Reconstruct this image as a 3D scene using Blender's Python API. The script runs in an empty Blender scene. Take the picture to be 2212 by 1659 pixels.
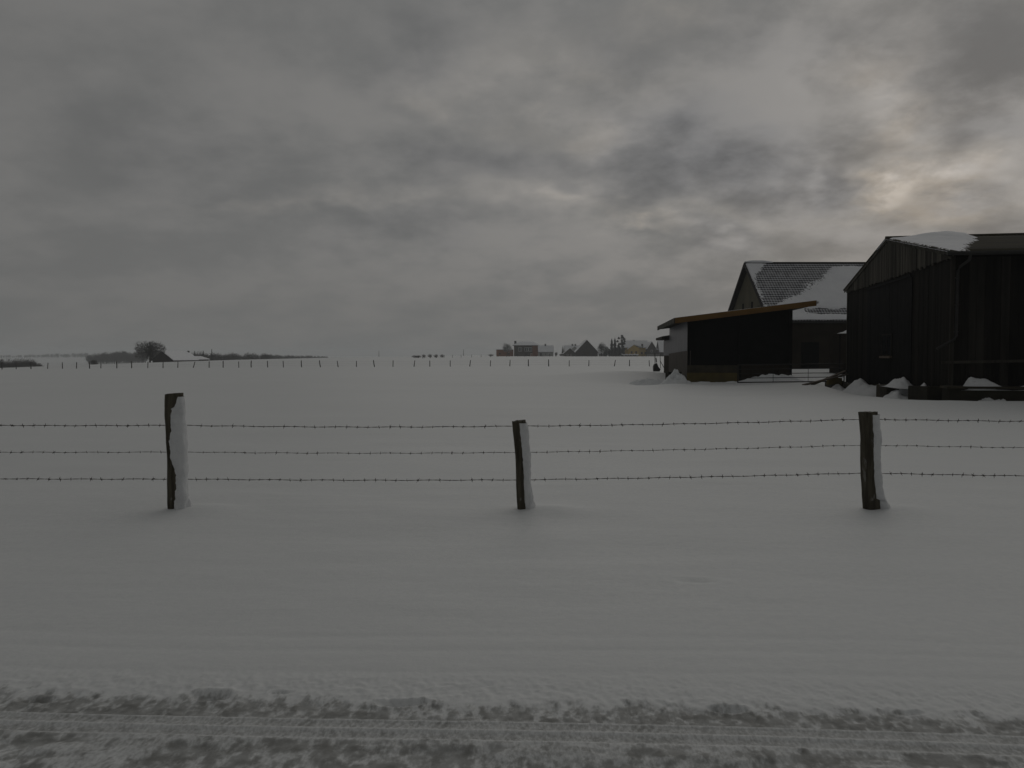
import bpy, bmesh, math, random
import numpy as np
from mathutils import Vector

R = math.radians
random.seed(7)
sc = bpy.context.scene

# ------------------------------------------------------------------ camera
EYE = 1.75
cam_d = bpy.data.cameras.new('camera')
cam_d.sensor_fit = 'HORIZONTAL'
cam_d.sensor_width = 36.0
cam_d.lens = 36.0 * 800 / 1024
cam_d.clip_end = 12000
cam = bpy.data.objects.new('camera', cam_d)
sc.collection.objects.link(cam)
cam.location = (0, 0, EYE)
cam.rotation_euler = (R(90 - 2.08), 0, 0)
sc.camera = cam

# ------------------------------------------------------------------ sky and sun
SUN_EL, SUN_AZ = R(11.0), R(28.0)
SUN = Vector((math.cos(SUN_EL) * math.sin(SUN_AZ), math.cos(SUN_EL) * math.cos(SUN_AZ), math.sin(SUN_EL)))


class NG:
    """small helper to write node maths as expressions"""
    def __init__(s, tree):
        s.t = tree

    def node(s, kind, **kw):
        n = s.t.nodes.new(kind)
        for k, v in kw.items():
            setattr(n, k, v)
        return n

    def put(s, sock, v):
        if isinstance(v, bpy.types.NodeSocket):
            s.t.links.new(v, sock)
        else:
            sock.default_value = v

    def m(s, op, a, b=None, c=None, clamp=False):
        n = s.node('ShaderNodeMath', operation=op, use_clamp=clamp)
        s.put(n.inputs[0], a)
        if b is not None: s.put(n.inputs[1], b)
        if c is not None: s.put(n.inputs[2], c)
        return n.outputs[0]

    def v(s, op, a, b=None):
        n = s.node('ShaderNodeVectorMath', operation=op)
        s.put(n.inputs[0], a)
        if b is not None: s.put(n.inputs[1], b)
        return n.outputs['Value'] if op in ('DOT_PRODUCT', 'LENGTH') else n.outputs['Vector']

    def noise(s, vec, scale, detail=4, rough=0.5, dist=0.0, color=False):
        n = s.node('ShaderNodeTexNoise')
        s.put(n.inputs['Vector'], vec)
        n.inputs['Scale'].default_value = scale
        n.inputs['Detail'].default_value = detail
        n.inputs['Roughness'].default_value = rough
        n.inputs['Distortion'].default_value = dist
        return n.outputs['Color' if color else 'Fac']

    def sstep(s, x, a, b, lo=0.0, hi=1.0):
        n = s.node('ShaderNodeMapRange', interpolation_type='SMOOTHSTEP')
        s.put(n.inputs[0], x)
        n.inputs[1].default_value = a; n.inputs[2].default_value = b
        n.inputs[3].default_value = lo; n.inputs[4].default_value = hi
        return n.outputs[0]

    def mix(s, f, a, b, kind='MIX'):
        n = s.node('ShaderNodeMix', data_type='RGBA', blend_type=kind)
        s.put(n.inputs[0], f)
        for i, x in ((6, a), (7, b)):
            s.put(n.inputs[i], x if isinstance(x, bpy.types.NodeSocket) else (*x, 1.0))
        return n.outputs[2]


world = bpy.data.worlds.new('World')
sc.world = world
world.use_nodes = True
wt = world.node_tree
wt.nodes.clear()
g = NG(wt)
w_out = g.node('ShaderNodeOutputWorld')
w_bg = g.node('ShaderNodeBackground')
wt.links.new(w_bg.outputs[0], w_out.inputs[0])
w_bg.inputs[1].default_value = 0.1
sky = g.node('ShaderNodeTexSky', sky_type='NISHITA')
sky.sun_disc = False
sky.sun_elevation = SUN_EL
sky.sun_rotation = SUN_AZ
sky.air_density = 1.5
sky.dust_density = 3.0
tc = g.node('ShaderNodeTexCoord').outputs['Generated']
d_ = g.v('NORMALIZE', tc)
sep = g.node('ShaderNodeSeparateXYZ')
wt.links.new(d_, sep.inputs[0])
dx, dy, dz = sep.outputs
# cloud layer: direction projected on a flat layer overhead
zz = g.m('ADD', g.m('MAXIMUM', dz, 0.0), 0.33)
cp = g.node('ShaderNodeCombineXYZ')
wt.links.new(g.m('DIVIDE', dx, zz), cp.inputs[0])
wt.links.new(g.m('DIVIDE', dy, zz), cp.inputs[1])
P_ = g.v('ADD', cp.outputs[0], (3.7, 1.3, 0.0))
n_big = g.noise(P_, 1.5, 3, 0.5, 0.1)
n_mid = g.noise(g.v('ADD', P_, (9.1, 4.2, 0)), 3.8, 6, 0.56, 0.1)
n_fine = g.noise(g.v('ADD', P_, (2.1, 7.7, 0)), 10.0, 5, 0.62, 0.1)
dens = g.m('ADD', g.m('MULTIPLY', n_big, 0.36), g.m('ADD', g.m('MULTIPLY', n_mid, 0.50), g.m('MULTIPLY', n_fine, 0.14)))
light = g.sstep(dens, 0.40, 0.60)          # 0 thick cloud, 1 thin cloud
# cloud masses and gaps seen in this sky, warped by noise so that they have torn edges
wv = g.node('ShaderNodeTexNoise')
wt.links.new(P_, wv.inputs['Vector'])
wv.inputs['Scale'].default_value = 3.8
wv.inputs['Detail'].default_value = 3
wv.inputs['Roughness'].default_value = 0.6
wvs = g.v('SUBTRACT', wv.outputs['Color'], (0.5, 0.5, 0.5))
wsep = g.node('ShaderNodeSeparateXYZ')
wt.links.new(wvs, wsep.inputs[0])
fwd = g.m('MAXIMUM', dy, 0.08)
gu = g.m('ADD', g.m('DIVIDE', dx, fwd), g.m('MULTIPLY', wsep.outputs[0], 0.24))
gv = g.m('ADD', g.m('DIVIDE', dz, fwd), g.m('MULTIPLY', wsep.outputs[1], 0.13))
front = g.sstep(dy, 0.1, 0.4)


def mass(u0, v0, a, b, tilt=0.0):
    du = g.m('SUBTRACT', gu, u0)
    dv = g.m('SUBTRACT', gv, v0)
    c, s_ = math.cos(tilt), math.sin(tilt)
    p = g.m('DIVIDE', g.m('MULTIPLY_ADD', du, c, g.m('MULTIPLY', dv, s_)), a)
    q = g.m('DIVIDE', g.m('MULTIPLY_ADD', dv, c, g.m('MULTIPLY', du, -s_)), b)
    e = g.m('MULTIPLY_ADD', p, p, g.m('MULTIPLY', q, q))
    return g.sstep(g.m('SQRT', e), 0.1, 1.75, 1.0, 0.0)


def sumup(items):
    tot = None
    for wgt, args in items:
        t = g.m('MULTIPLY', mass(*args), wgt)
        tot = t if tot is None else g.m('ADD', tot, t)
    return g.m('MULTIPLY', tot, front)


def gp(px, py):  # direction slopes of a point of the sky
    return (px - 512) / 800.0, (355 - py) / 800.0


thick = sumup([(0.62, (*gp(705, 150), .125, .055, -0.25)), (0.30, (*gp(660, 175), .10, .035)), (0.35, (*gp(780, 140), .10, .05)),
               (0.42, (*gp(718, 243), .045, .022)), (0.45, (*gp(818, 196), .05, .025, .1)), (0.30, (*gp(985, 195), .06, .012)),
               (0.17, (*gp(190, 150), .17, .06, -.3)), (0.42, (*gp(980, 70), .11, .10)), (0.30, (*gp(985, 130), .06, .018)),
               (0.34, (*gp(520, 165), .10, .022)), (0.30, (*gp(425, 55), .06, .05)), (0.25, (*gp(950, 245), .15, .02)),
               (0.30, (*gp(440, 160), .09, .03)), (0.24, (*gp(420, 228), .12, .02)), (0.30, (*gp(790, 60), .10, .05)), (0.20, (*gp(620, 55), .07, .03))])
gaps = sumup([(0.80, (*gp(895, 178), .055, .022, .3)), (0.60, (*gp(960, 165), .08, .022, .3)), (0.48, (*gp(885, 105), .040, .055, .1)),
              (0.55, (*gp(678, 232), .06, .012, -.25)), (0.50, (*gp(565, 198), .08, .015)), (0.36, (*gp(600, 140), .05, .035, .4)),
              (0.30, (*gp(797, 176), .025, .012, .5)), (0.40, (*gp(950, 198), .11, .03)), (0.24, (*gp(560, 90), .12, .06)),
              (0.30, (*gp(430, 95), .06, .018, -.4)), (0.26, (*gp(370, 200), .14, .014)), (0.30, (*gp(680, 30), .07, .03)),
              (0.22, (*gp(640, 215), .14, .016)), (0.22, (*gp(250, 205), .10, .012)), (0.2, (*gp(830, 70), .05, .02))])
brk = g.noise(g.v('ADD', P_, (5.5, 1.9, 0)), 6.5, 5, 0.6, 0.2)
gaps = g.m('MULTIPLY', gaps, g.sstep(brk, 0.38, 0.60, 0.45, 1.30))
thick = g.m('MULTIPLY', thick, g.sstep(n_mid, 0.34, 0.62, 1.15, 0.75))
gl = g.m('MAXIMUM', g.v('DOT_PRODUCT', d_, tuple(SUN)), 0.0)
glow_w = g.m('POWER', gl, 5.0)             # broad brightening towards the hidden sun
glow_n = g.m('POWER', gl, 32.0)
lum = g.m('ADD', g.m('MULTIPLY_ADD', light, g.m('MULTIPLY_ADD', glow_w, 0.48, 0.30), 1.45), g.m('MULTIPLY', glow_w, 0.32))
lum = g.m('SUBTRACT', lum, g.m('MULTIPLY', thick, 0.76))
lum = g.m('ADD', lum, g.m('MULTIPLY', gaps, g.m('MULTIPLY_ADD', glow_w, 1.1, 0.55)))
lum = g.m('ADD', lum, g.m('MULTIPLY', g.m('MULTIPLY', glow_n, light), 0.5))
# greyer, flatter air just above the horizon
hz = g.sstep(dz, 0.0, 0.16)
lum = g.m('ADD', g.m('MULTIPLY', lum, g.m('MULTIPLY_ADD', hz, 0.6, 0.4)), g.m('MULTIPLY', g.m('SUBTRACT', 1.0, hz), 0.90))
lum = g.m('MULTIPLY', lum, g.m('MULTIPLY_ADD', g.v('DOT_PRODUCT', d_, tuple(SUN)), 0.19, 0.82))
lum = g.m('MAXIMUM', lum, 0.7)
warm = g.m('MULTIPLY', g.m('ADD', gaps, g.m('MULTIPLY', glow_n, 0.3)), g.m('MULTIPLY_ADD', glow_w, 0.9, 0.35), clamp=True)
tint = g.mix(warm, (0.992, 1.0, 0.985), (1.12, 1.0, 0.86))
tint = g.mix(g.m('MULTIPLY', light, g.m('MULTIPLY_ADD', glow_w, 0.6, 0.25)), tint, (1.05, 1.0, 0.95))
tint = g.mix(g.m('MULTIPLY', thick, 1.0, clamp=True), tint, (0.985, 1.0, 1.035))
cl = g.v('SCALE', tint)
wt.links.new(lum, cl.node.inputs['Scale'])
final = g.mix(0.997, sky.outputs[0], cl)
wt.links.new(final, w_bg.inputs[0])

sun_d = bpy.data.lights.new('sun', 'SUN')
sun_d.energy = 0.5
sun_d.angle = R(80)
sun_d.color = (1.0, 0.96, 0.90)
sun = bpy.data.objects.new('sun', sun_d)
sc.collection.objects.link(sun)
sun.location = (60, 100, 60)
sun.rotation_euler = SUN.to_track_quat('Z', 'Y').to_euler()

sc.view_settings.view_transform = 'Standard'
sc.view_settings.look = 'None'
sc.view_settings.exposure = 0.0
sc.view_settings.gamma = 1.0
sc.cycles.use_denoising = True
world.cycles.sampling_method = 'MANUAL'
world.cycles.sample_map_resolution = 512
sc.cycles.max_bounces = 5
sc.cycles.volume_bounces = 1


# ------------------------------------------------------------------ materials
def material(name, col, col2=None, scale=4.0, rough=0.8, bump=0.0, bscale=None, stretch=(1, 1, 1), spec=0.2, rnd=0.0, detail=5):
    m = bpy.data.materials.new(name)
    m.use_nodes = True
    t = m.node_tree
    b = t.nodes['Principled BSDF']
    b.inputs['Roughness'].default_value = rough
    b.inputs['Specular IOR Level'].default_value = spec
    n = NG(t)
    co = n.node('ShaderNodeTexCoord').outputs['Object']
    mp = n.v('MULTIPLY', co, stretch)
    f = n.sstep(n.noise(mp, scale, detail, 0.6), 0.3, 0.7)
    c = n.mix(f, col, col2 if col2 else tuple(x * 0.8 for x in col))
    if rnd:
        oi = n.node('ShaderNodeObjectInfo').outputs['Random']
        k = n.m('MULTIPLY_ADD', oi, 2 * rnd, 1 - rnd)
        c = n.v('SCALE', c)
        t.links.new(k, c.node.inputs['Scale'])
    t.links.new(c, b.inputs['Base Color'])
    if bump:
        bn = n.node('ShaderNodeBump')
        bn.inputs['Strength'].default_value = bump
        bn.inputs['Distance'].default_value = 0.02
        t.links.new(n.noise(mp, bscale or scale * 3, 4, 0.6), bn.inputs['Height'])
        t.links.new(bn.outputs[0], b.inputs['Normal'])
    return m


M = {}
M['snow'] = material('snow', (.755, .775, .785), (.72, .735, .745), .6, .65, .25, 60, spec=.25)
M['roof_snow'] = material('roof_snow', (.80, .81, .83), (.74, .75, .78), .8, .7, .15, 20)
M['caked_snow'] = material('caked_snow', (.70, .71, .72), (.62, .63, .64), 9, .75, .5, 45)
M['bark'] = material('weathered_post_wood', (.034, .030, .022), (.105, .094, .070), 14, .9, .9, 40, (1, 1, .10), rnd=.1, detail=8)
_t = M['bark'].node_tree
_n = NG(_t)
_b = _t.nodes['Principled BSDF']
_c = _b.inputs['Base Color'].links[0].from_socket
_o = _n.v('MULTIPLY', _n.node('ShaderNodeTexCoord').outputs['Object'], (1, 1, .4))
_f = _n.m('MULTIPLY', _n.sstep(_n.noise(_o, 13, 3, .5), .62, .70), .55)
_t.links.new(_n.mix(_f, _c, (.26, .255, .24)), _b.inputs['Base Color'])     # lichen and frost flecks
M['far_wood'] = material('far_post_wood', (.035, .031, .026), (.05, .045, .04), 5, .9)
M['wire'] = material('rusty_wire', (.035, .030, .026), (.05, .035, .025), 40, .7, spec=.4)
M['board_dark'] = material('tarred_boards', (.008, .0075, .006), (.014, .0125, .010), 3, .85, .4, 14, (1, 1, .08), rnd=.45, spec=.04)
M['board_grey'] = material('weathered_boards', (.030, .028, .023), (.075, .070, .058), 3, .85, .4, 14, (1, 1, .08), rnd=.45, spec=.04)
M['board_side'] = material('side_boards', (.011, .010, .009), (.026, .024, .020), 3, .85, .4, 14, (1, 1, .1), rnd=.6, spec=.04)
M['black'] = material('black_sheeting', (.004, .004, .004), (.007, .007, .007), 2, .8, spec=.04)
M['concrete'] = material('old_concrete', (.060, .050, .034), (.028, .025, .018), 1.6, .9, .4, 12)
M['plinth'] = material('dark_plinth', (.020, .019, .015), (.034, .031, .022), 1.2, .9, .4, 8, spec=.04)
M['wallcon'] = material('shed_concrete', (.090, .078, .066), (.066, .058, .05), 1.2, .9, .2, 8)
M['ochre'] = material('ochre_footing', (.13, .10, .035), (.085, .068, .028), 1.5, .9, .2, 8)
M['panel'] = material('translucent_panel', (.075, .078, .095), (.058, .06, .075), 1.0, .5)
M['fascia'] = material('brown_fascia_wood', (.19, .105, .028), (.13, .07, .02), 2, .7, .2, 10, (.2, 1, 1))
M['tin'] = material('zinc', (.042, .042, .040), (.030, .030, .029), 3, .7, spec=.15)
M['iron'] = material('gate_iron', (.012, .012, .012), (.02, .018, .016), 8, .6)
M['plank'] = material('loose_plank', (.13, .10, .075), (.08, .065, .05), 4, .85, .3, 14, (.1, 1, 1))
M['plaster'] = material('olive_plaster', (.105, .095, .066), (.075, .07, .05), .5, .9)
M['tile_edge'] = material('dark_tile', (.022, .020, .020), (.032, .028, .026), 2, .8)
M['brown_wall'] = material('dark_brown_wall', (.022, .018, .013), (.034, .027, .019), .7, .9, spec=.04)
M['red_brick'] = material('red_brick', (.29, .115, .055), (.22, .09, .048), 1.5, .9)
M['grey_wall'] = material('grey_render', (.075, .060, .050), (.055, .045, .04), 1, .9)
M['white_wall'] = material('pale_render', (.34, .34, .33), (.28, .28, .27), .8, .9)
M['yellow'] = material('yellow_render', (.50, .35, .10), (.43, .30, .095), .6, .9)
M['house_brown'] = material('brown_gable_boards', (.040, .032, .028), (.028, .023, .02), .8, .9)
M['white_paint'] = material('white_paint', (.7, .7, .7), (.62, .62, .62), 2, .6)
M['glass'] = material('window_glass', (.012, .014, .016), (.016, .018, .02), 1, .1, spec=.5)
M['twig'] = material('bare_twigs', (.046, .040, .034), (.030, .026, .023), .8, .9)
M['frost'] = material('frosted_twigs', (.26, .26, .26), (.18, .18, .18), .8, .9)
M['needle'] = material('dark_needles', (.020, .026, .018), (.012, .016, .012), .8, .9)
M['hedge'] = material('evergreen_hedge', (.02, .022, .016), (.03, .028, .02), 1, .9)


def corrugated_mat():
    m = material('mossy_corrugated_sheet', (.040, .036, .028), (.062, .056, .034), 1.1, .85, .3, 9, (.35, 1, 1))
    return m


def tile_mat():
    m = bpy.data.materials.new('snow_dusted_pantiles')
    m.use_nodes = True
    t = m.node_tree
    b = t.nodes['Principled BSDF']
    b.inputs['Roughness'].default_value = .85
    n = NG(t)
    co = n.node('ShaderNodeTexCoord').outputs['Object']
    sp = n.node('ShaderNodeSeparateXYZ')
    t.links.new(co, sp.inputs[0])
    wa = n.m('SINE', n.m('MULTIPLY', sp.outputs[0], 2 * math.pi / .26))
    wb = n.m('SINE', n.m('MULTIPLY', sp.outputs[2], 2 * math.pi / .24))
    k = n.m('ADD', n.m('MULTIPLY', wa, .55), n.m('MULTIPLY', wb, .75))
    k = n.m('ADD', k, n.m('MULTIPLY', n.m('SUBTRACT', n.noise(co, 1.6, 6, .72), .5), 3.0))
    f = n.sstep(k, -.75, .75)
    t.links.new(n.mix(f, (.05, .05, .055), (.44, .45, .47)), b.inputs['Base Color'])
    return m


M['corrugated'] = corrugated_mat()
M['tiles'] = tile_mat()


def ground_mat():
    m = bpy.data.materials.new('snow_cover')
    m.use_nodes = True
    t = m.node_tree
    b = t.nodes['Principled BSDF']
    b.inputs['Roughness'].default_value = .62
    b.inputs['Specular IOR Level'].default_value = .22
    n = NG(t)
    co = n.node('ShaderNodeTexCoord').outputs['Object']
    at = n.node('ShaderNodeAttribute', attribute_name='slush').outputs['Fac']
    big = n.sstep(n.noise(co, .12, 4, .5), .3, .7)
    sm = n.sstep(n.noise(co, 1.1, 5, .6), .3, .7)
    base = n.mix(big, (.725, .737, .735), (.775, .787, .785))
    base = n.mix(n.m('MULTIPLY', sm, .35), base, (.695, .71, .72))
    fine = n.noise(co, 16, 6, .7)
    base = n.mix(n.sstep(fine, .35, .65), base, (.70, .715, .72))
    grit = n.noise(n.v('MULTIPLY', co, (1.2, .6, 1)), 52, 4, .66)
    crumb = n.sstep(n.m('ADD', at, n.m('MULTIPLY', n.m('SUBTRACT', grit, .5), 1.3)), .12, .82)
    sl = n.m('MULTIPLY_ADD', crumb, n.m('MINIMUM', n.m('MULTIPLY', at, 2.0), .62), n.m('MULTIPLY', at, .30), clamp=True)
    wet = n.mix(n.sstep(n.noise(co, 9, 5, .6), .35, .65), (.17, .17, .158), (.30, .303, .295))
    t.links.new(n.mix(sl, base, wet), b.inputs['Base Color'])
    bn = n.node('ShaderNodeBump')
    bn.inputs['Strength'].default_value = .35
    bn.inputs['Distance'].default_value = .006
    t.links.new(n.m('ADD', n.noise(co, 38, 4, .65), n.m('ADD', n.m('MULTIPLY', n.noise(co, 6, 3, .5), 1.5), n.m('MULTIPLY', n.noise(n.v('MULTIPLY', co, (.5, 1.6, 1)), 1.8, 3, .55), 5.0))), bn.inputs['Height'])
    t.links.new(bn.outputs[0], b.inputs['Normal'])
    return m


M['ground'] = ground_mat()


# ------------------------------------------------------------------ mesh helpers
def tag(o, label=None, cat=None, group=None, kind=None):
    if label: o['label'] = label
    if cat: o['category'] = cat
    if group: o['group'] = group
    if kind: o['kind'] = kind
    return o


def empty(name, loc, label, cat, group=None):
    o = bpy.data.objects.new(name, None)
    o.empty_display_size = .3
    o.location = loc
    sc.collection.objects.link(o)
    return tag(o, label, cat, group)


def wloc(o):
    v = Vector((0, 0, 0))
    while o is not None:
        v += o.location
        o = o.parent
    return v


class MB:
    """collects shapes in world coordinates, links them as one mesh"""
    def __init__(s):
        s.v, s.f = [], []

    def add(s, vs, fs):
        k = len(s.v)
        s.v.extend([tuple(p) for p in vs])
        s.f.extend([tuple(i + k for i in f) for f in fs])
        return s

    def hexa(s, c):  # 8 corners: bottom ring 0-3, top ring 4-7
        return s.add(c, [(0, 3, 2, 1), (4, 5, 6, 7), (0, 1, 5, 4), (1, 2, 6, 5), (2, 3, 7, 6), (3, 0, 4, 7)])

    def box(s, x0, x1, y0, y1, z0, z1):
        return s.hexa([(x0, y0, z0), (x1, y0, z0), (x1, y1, z0), (x0, y1, z0), (x0, y0, z1), (x1, y0, z1), (x1, y1, z1), (x0, y1, z1)])

    def prism(s, poly, ext):
        """closed polygon of 3D points pushed along ext"""
        n = len(poly)
        e = Vector(ext)
        a = [Vector(p) for p in poly]
        b = [p + e for p in a]
        return s.add(a + b, [tuple(reversed(range(n))), tuple(range(n, 2 * n))] + [(i, (i + 1) % n, n + (i + 1) % n, n + i) for i in range(n)])

    def tube(s, pts, rads, n=6, caps=True):
        pts = [Vector(p) for p in pts]
        if not hasattr(rads, '__len__'): rads = [rads] * len(pts)
        vs, fs = [], []
        for i, p in enumerate(pts):
            t = (pts[min(i + 1, len(pts) - 1)] - pts[max(i - 1, 0)]).normalized()
            a = t.orthogonal() if abs(t.z) > .95 else t.cross(Vector((0, 0, 1)))
            a.normalize()
            b = t.cross(a)
            for j in range(n):
                q = 2 * math.pi * j / n
                vs.append(p + (a * math.cos(q) + b * math.sin(q)) * rads[i])
        for i in range(len(pts) - 1):
            for j in range(n):
                fs.append((i * n + j, i * n + (j + 1) % n, (i + 1) * n + (j + 1) % n, (i + 1) * n + j))
        if caps:
            fs.append(tuple(reversed(range(n))))
            fs.append(tuple(range((len(pts) - 1) * n, len(pts) * n)))
        return s.add(vs, fs)

    def build(s, name, mat, parent=None, loc=None, smooth=False):
        me = bpy.data.meshes.new(name)
        o = bpy.data.objects.new(name, me)
        if parent is not None:
            o.parent = parent
            org = wloc(parent)
        else:
            org = Vector(loc) if loc is not None else Vector((0, 0, 0))
            o.location = org
        me.from_pydata([(p[0] - org.x, p[1] - org.y, p[2] - org.z) for p in s.v], [], s.f)
        me.materials.append(mat)
        if smooth:
            me.polygons.foreach_set('use_smooth', [True] * len(me.polygons))
        me.update()
        sc.collection.objects.link(o)
        return o


def np_mesh(name, verts, faces, mat, smooth=True, attr=None):
    """quads or triangles given as numpy arrays"""
    me = bpy.data.meshes.new(name)
    nf, k = faces.shape
    me.vertices.add(len(verts))
    me.vertices.foreach_set('co', verts.astype(np.float32).ravel())
    me.loops.add(nf * k)
    me.loops.foreach_set('vertex_index', faces.astype(np.int32).ravel())
    me.polygons.add(nf)
    me.polygons.foreach_set('loop_start', np.arange(0, nf * k, k, dtype=np.int32))
    me.polygons.foreach_set('loop_total', np.full(nf, k, dtype=np.int32))
    me.materials.append(mat)
    me.update(calc_edges=True)
    me.polygons.foreach_set('use_smooth', np.full(nf, smooth))
    if attr is not None:
        a = me.attributes.new('slush', 'FLOAT', 'POINT')
        a.data.foreach_set('value', attr.astype(np.float32))
    o = bpy.data.objects.new(name, me)
    sc.collection.objects.link(o)
    return o


def hash2(ix, iy, seed):
    h = (ix.astype(np.int64) * 374761393 + iy.astype(np.int64) * 668265263 + seed * 1442695041) & 0x7fffffff
    h = ((h ^ (h >> 13)) * 1274126177) & 0x7fffffff
    h = h ^ (h >> 16)
    return (h & 0xffff) / 65535.0


def vnoise(x, y, seed=0):
    ix, iy = np.floor(x), np.floor(y)
    fx, fy = x - ix, y - iy
    fx = fx * fx * fx * (fx * (fx * 6 - 15) + 10)
    fy = fy * fy * fy * (fy * (fy * 6 - 15) + 10)
    a, b = hash2(ix, iy, seed), hash2(ix + 1, iy, seed)
    c, d = hash2(ix, iy + 1, seed), hash2(ix + 1, iy + 1, seed)
    return (a + (b - a) * fx) * (1 - fy) + (c + (d - c) * fx) * fy


def fbm(x, y, seed=0, oct=4, gain=.5):
    t, amp, n = 0, 1, 0
    for i in range(oct):
        t = t + amp * vnoise(x * 2 ** i + i * 17.3, y * 2 ** i + i * 9.1, seed + i)
        n += amp
        amp *= gain
    return t / n - .5


def smooth01(x, a, b):
    t = np.clip((x - a) / (b - a), 0, 1)
    return t * t * (3 - 2 * t)


# ------------------------------------------------------------------ the lie of the land
POSTS = [(-3.78, 9.0), (0.14, 9.0), (4.08, 9.0)]     # feet of the near fence posts


def land(X, Y):
    X = np.asarray(X, float); Y = np.asarray(Y, float)
    p = np.interp(Y, [-50, 20, 60, 110, 155, 250, 330, 470, 700, 3600], [0, 0, 0, -.25, -.45, .25, .66, .92, 1.1, 1.2])
    tilt = .0045 * np.minimum(X, 0) * smooth01(Y, 60, 155) * (1 - smooth01(-X, 160, 400))
    q = -(X + 125) / 15.0
    fall = 15.0 * np.log1p(np.exp(np.clip(q, -40, 40))) + np.where(q > 40, 15 * (q - 40), 0)
    fall = 9.5 * (1 - np.exp(-fall * .07 / 9.5))
    fall = fall * smooth01(Y, 40, 150)
    rise = np.clip((Y - 950) * .0042, 0, 4.2) * smooth01(-X, 150, 400)
    return p + tilt - fall + rise


def road_v(X, Y):
    """distance from the road edge towards the viewer"""
    return (3.93 - X * .062 + .03 * np.sin(X * .9 + .5)) - Y


def yard(X, Y):
    """wind bank and hollow by the barn, ploughed hollow by the shed"""
    # barn frame
    u = (X - 16.43) * .983 - (Y - 30.0) * .185
    t = (X - 16.43) * .185 + (Y - 30.0) * .983
    dist = np.where(t > 0, np.where(u < 0, -u, 0), np.hypot(np.minimum(u, 0), t))
    out = np.maximum(dist, 0)
    near = smooth01(t, -14, -6) * (1 - smooth01(t, 20, 28)) * (1 - smooth01(u, 30, 45))
    sc_ = -.34 * np.exp(-(out / 1.1) ** 2) + .17 * smooth01(out, 1.2, 2.3) * (1 - smooth01(out, 2.3, 8))
    hollow = -.22 * np.exp(-(((X - 8.5) / 1.3) ** 2 + ((Y - 49.5) / 2.6) ** 2))
    lip = .12 * np.exp(-(((X - 9.3) / 1.2) ** 2 + ((Y - 46.3) / .7) ** 2))
    tr = -.03 * np.exp(-((Y - 36 - .25 * (X - 10)) / .5) ** 2) * smooth01(X, 4, 9) * (1 - smooth01(X, 18, 22))
    court = .60 * smooth01(Y, 51, 68) * smooth01(X, 17.5, 23) * (1 - smooth01(Y, 100, 140))
    rise = .50 * np.exp(-(((X - 9.0) / 5.0) ** 2 + ((Y - 63.0) / 8.0) ** 2))
    low = -.16 * np.exp(-(((X - 17) / 7) ** 2 + ((Y - 37) / 7) ** 2))
    return sc_ * near + hollow + lip + tr + court + rise + low


def ground_z(X, Y):
    X = np.asarray(X, float); Y = np.asarray(Y, float)
    z = land(X, Y)
    z = z + yard(X, Y)
    # broad wind-packed swells, finer close by
    close = 1 - smooth01(Y, 60, 160)
    z = z + .10 * fbm(X / 9, Y / 5, 3, 3) * close * smooth01(Y, 5, 12)
    z = z + .035 * fbm(X / 1.6 + Y * .1, Y / .7, 11, 3) * (1 - smooth01(Y, 14, 40)) * smooth01(Y, 4.0, 6.5)
    for i, (px, py) in enumerate(POSTS):
        k = np.exp(-(((X - px - .28) / .42) ** 2 + ((Y - py + .02) / .30) ** 2))
        z = z + (.05, .055, .05)[i] * k - .004 * np.exp(-(((X - px + .02) / .16) ** 2 + ((Y - py + .2) / .16) ** 2))
    return z


def gz(x, y):
    return float(ground_z(np.array([x]), np.array([y]))[0])


# footprints and scuffs on the verge: x, y, half length, half width, depth
DENTS = [(-1.55, 4.06, .085, .045, .035), (-2.42, 4.02, .08, .03, .02), (-.56, 3.97, .10, .030, .035), (-.44, 3.985, .07, .03, -.012),
         (1.08, 3.90, .07, .030, .03), (1.00, 3.905, .03, .02, .02), (1.44, 6.15, .16, .05, .02), (-1.2, 4.09, .05, .02, .012), (1.95, 3.86, .06, .02, .015)]


def grow(start, step, ratio, stop):
    out, x, s = [], start, step
    sg = 1 if stop > start else -1
    while (stop - x) * sg > 0:
        s *= ratio
        x += sg * s
        out.append(x)
    out[-1] = stop
    return out


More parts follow.
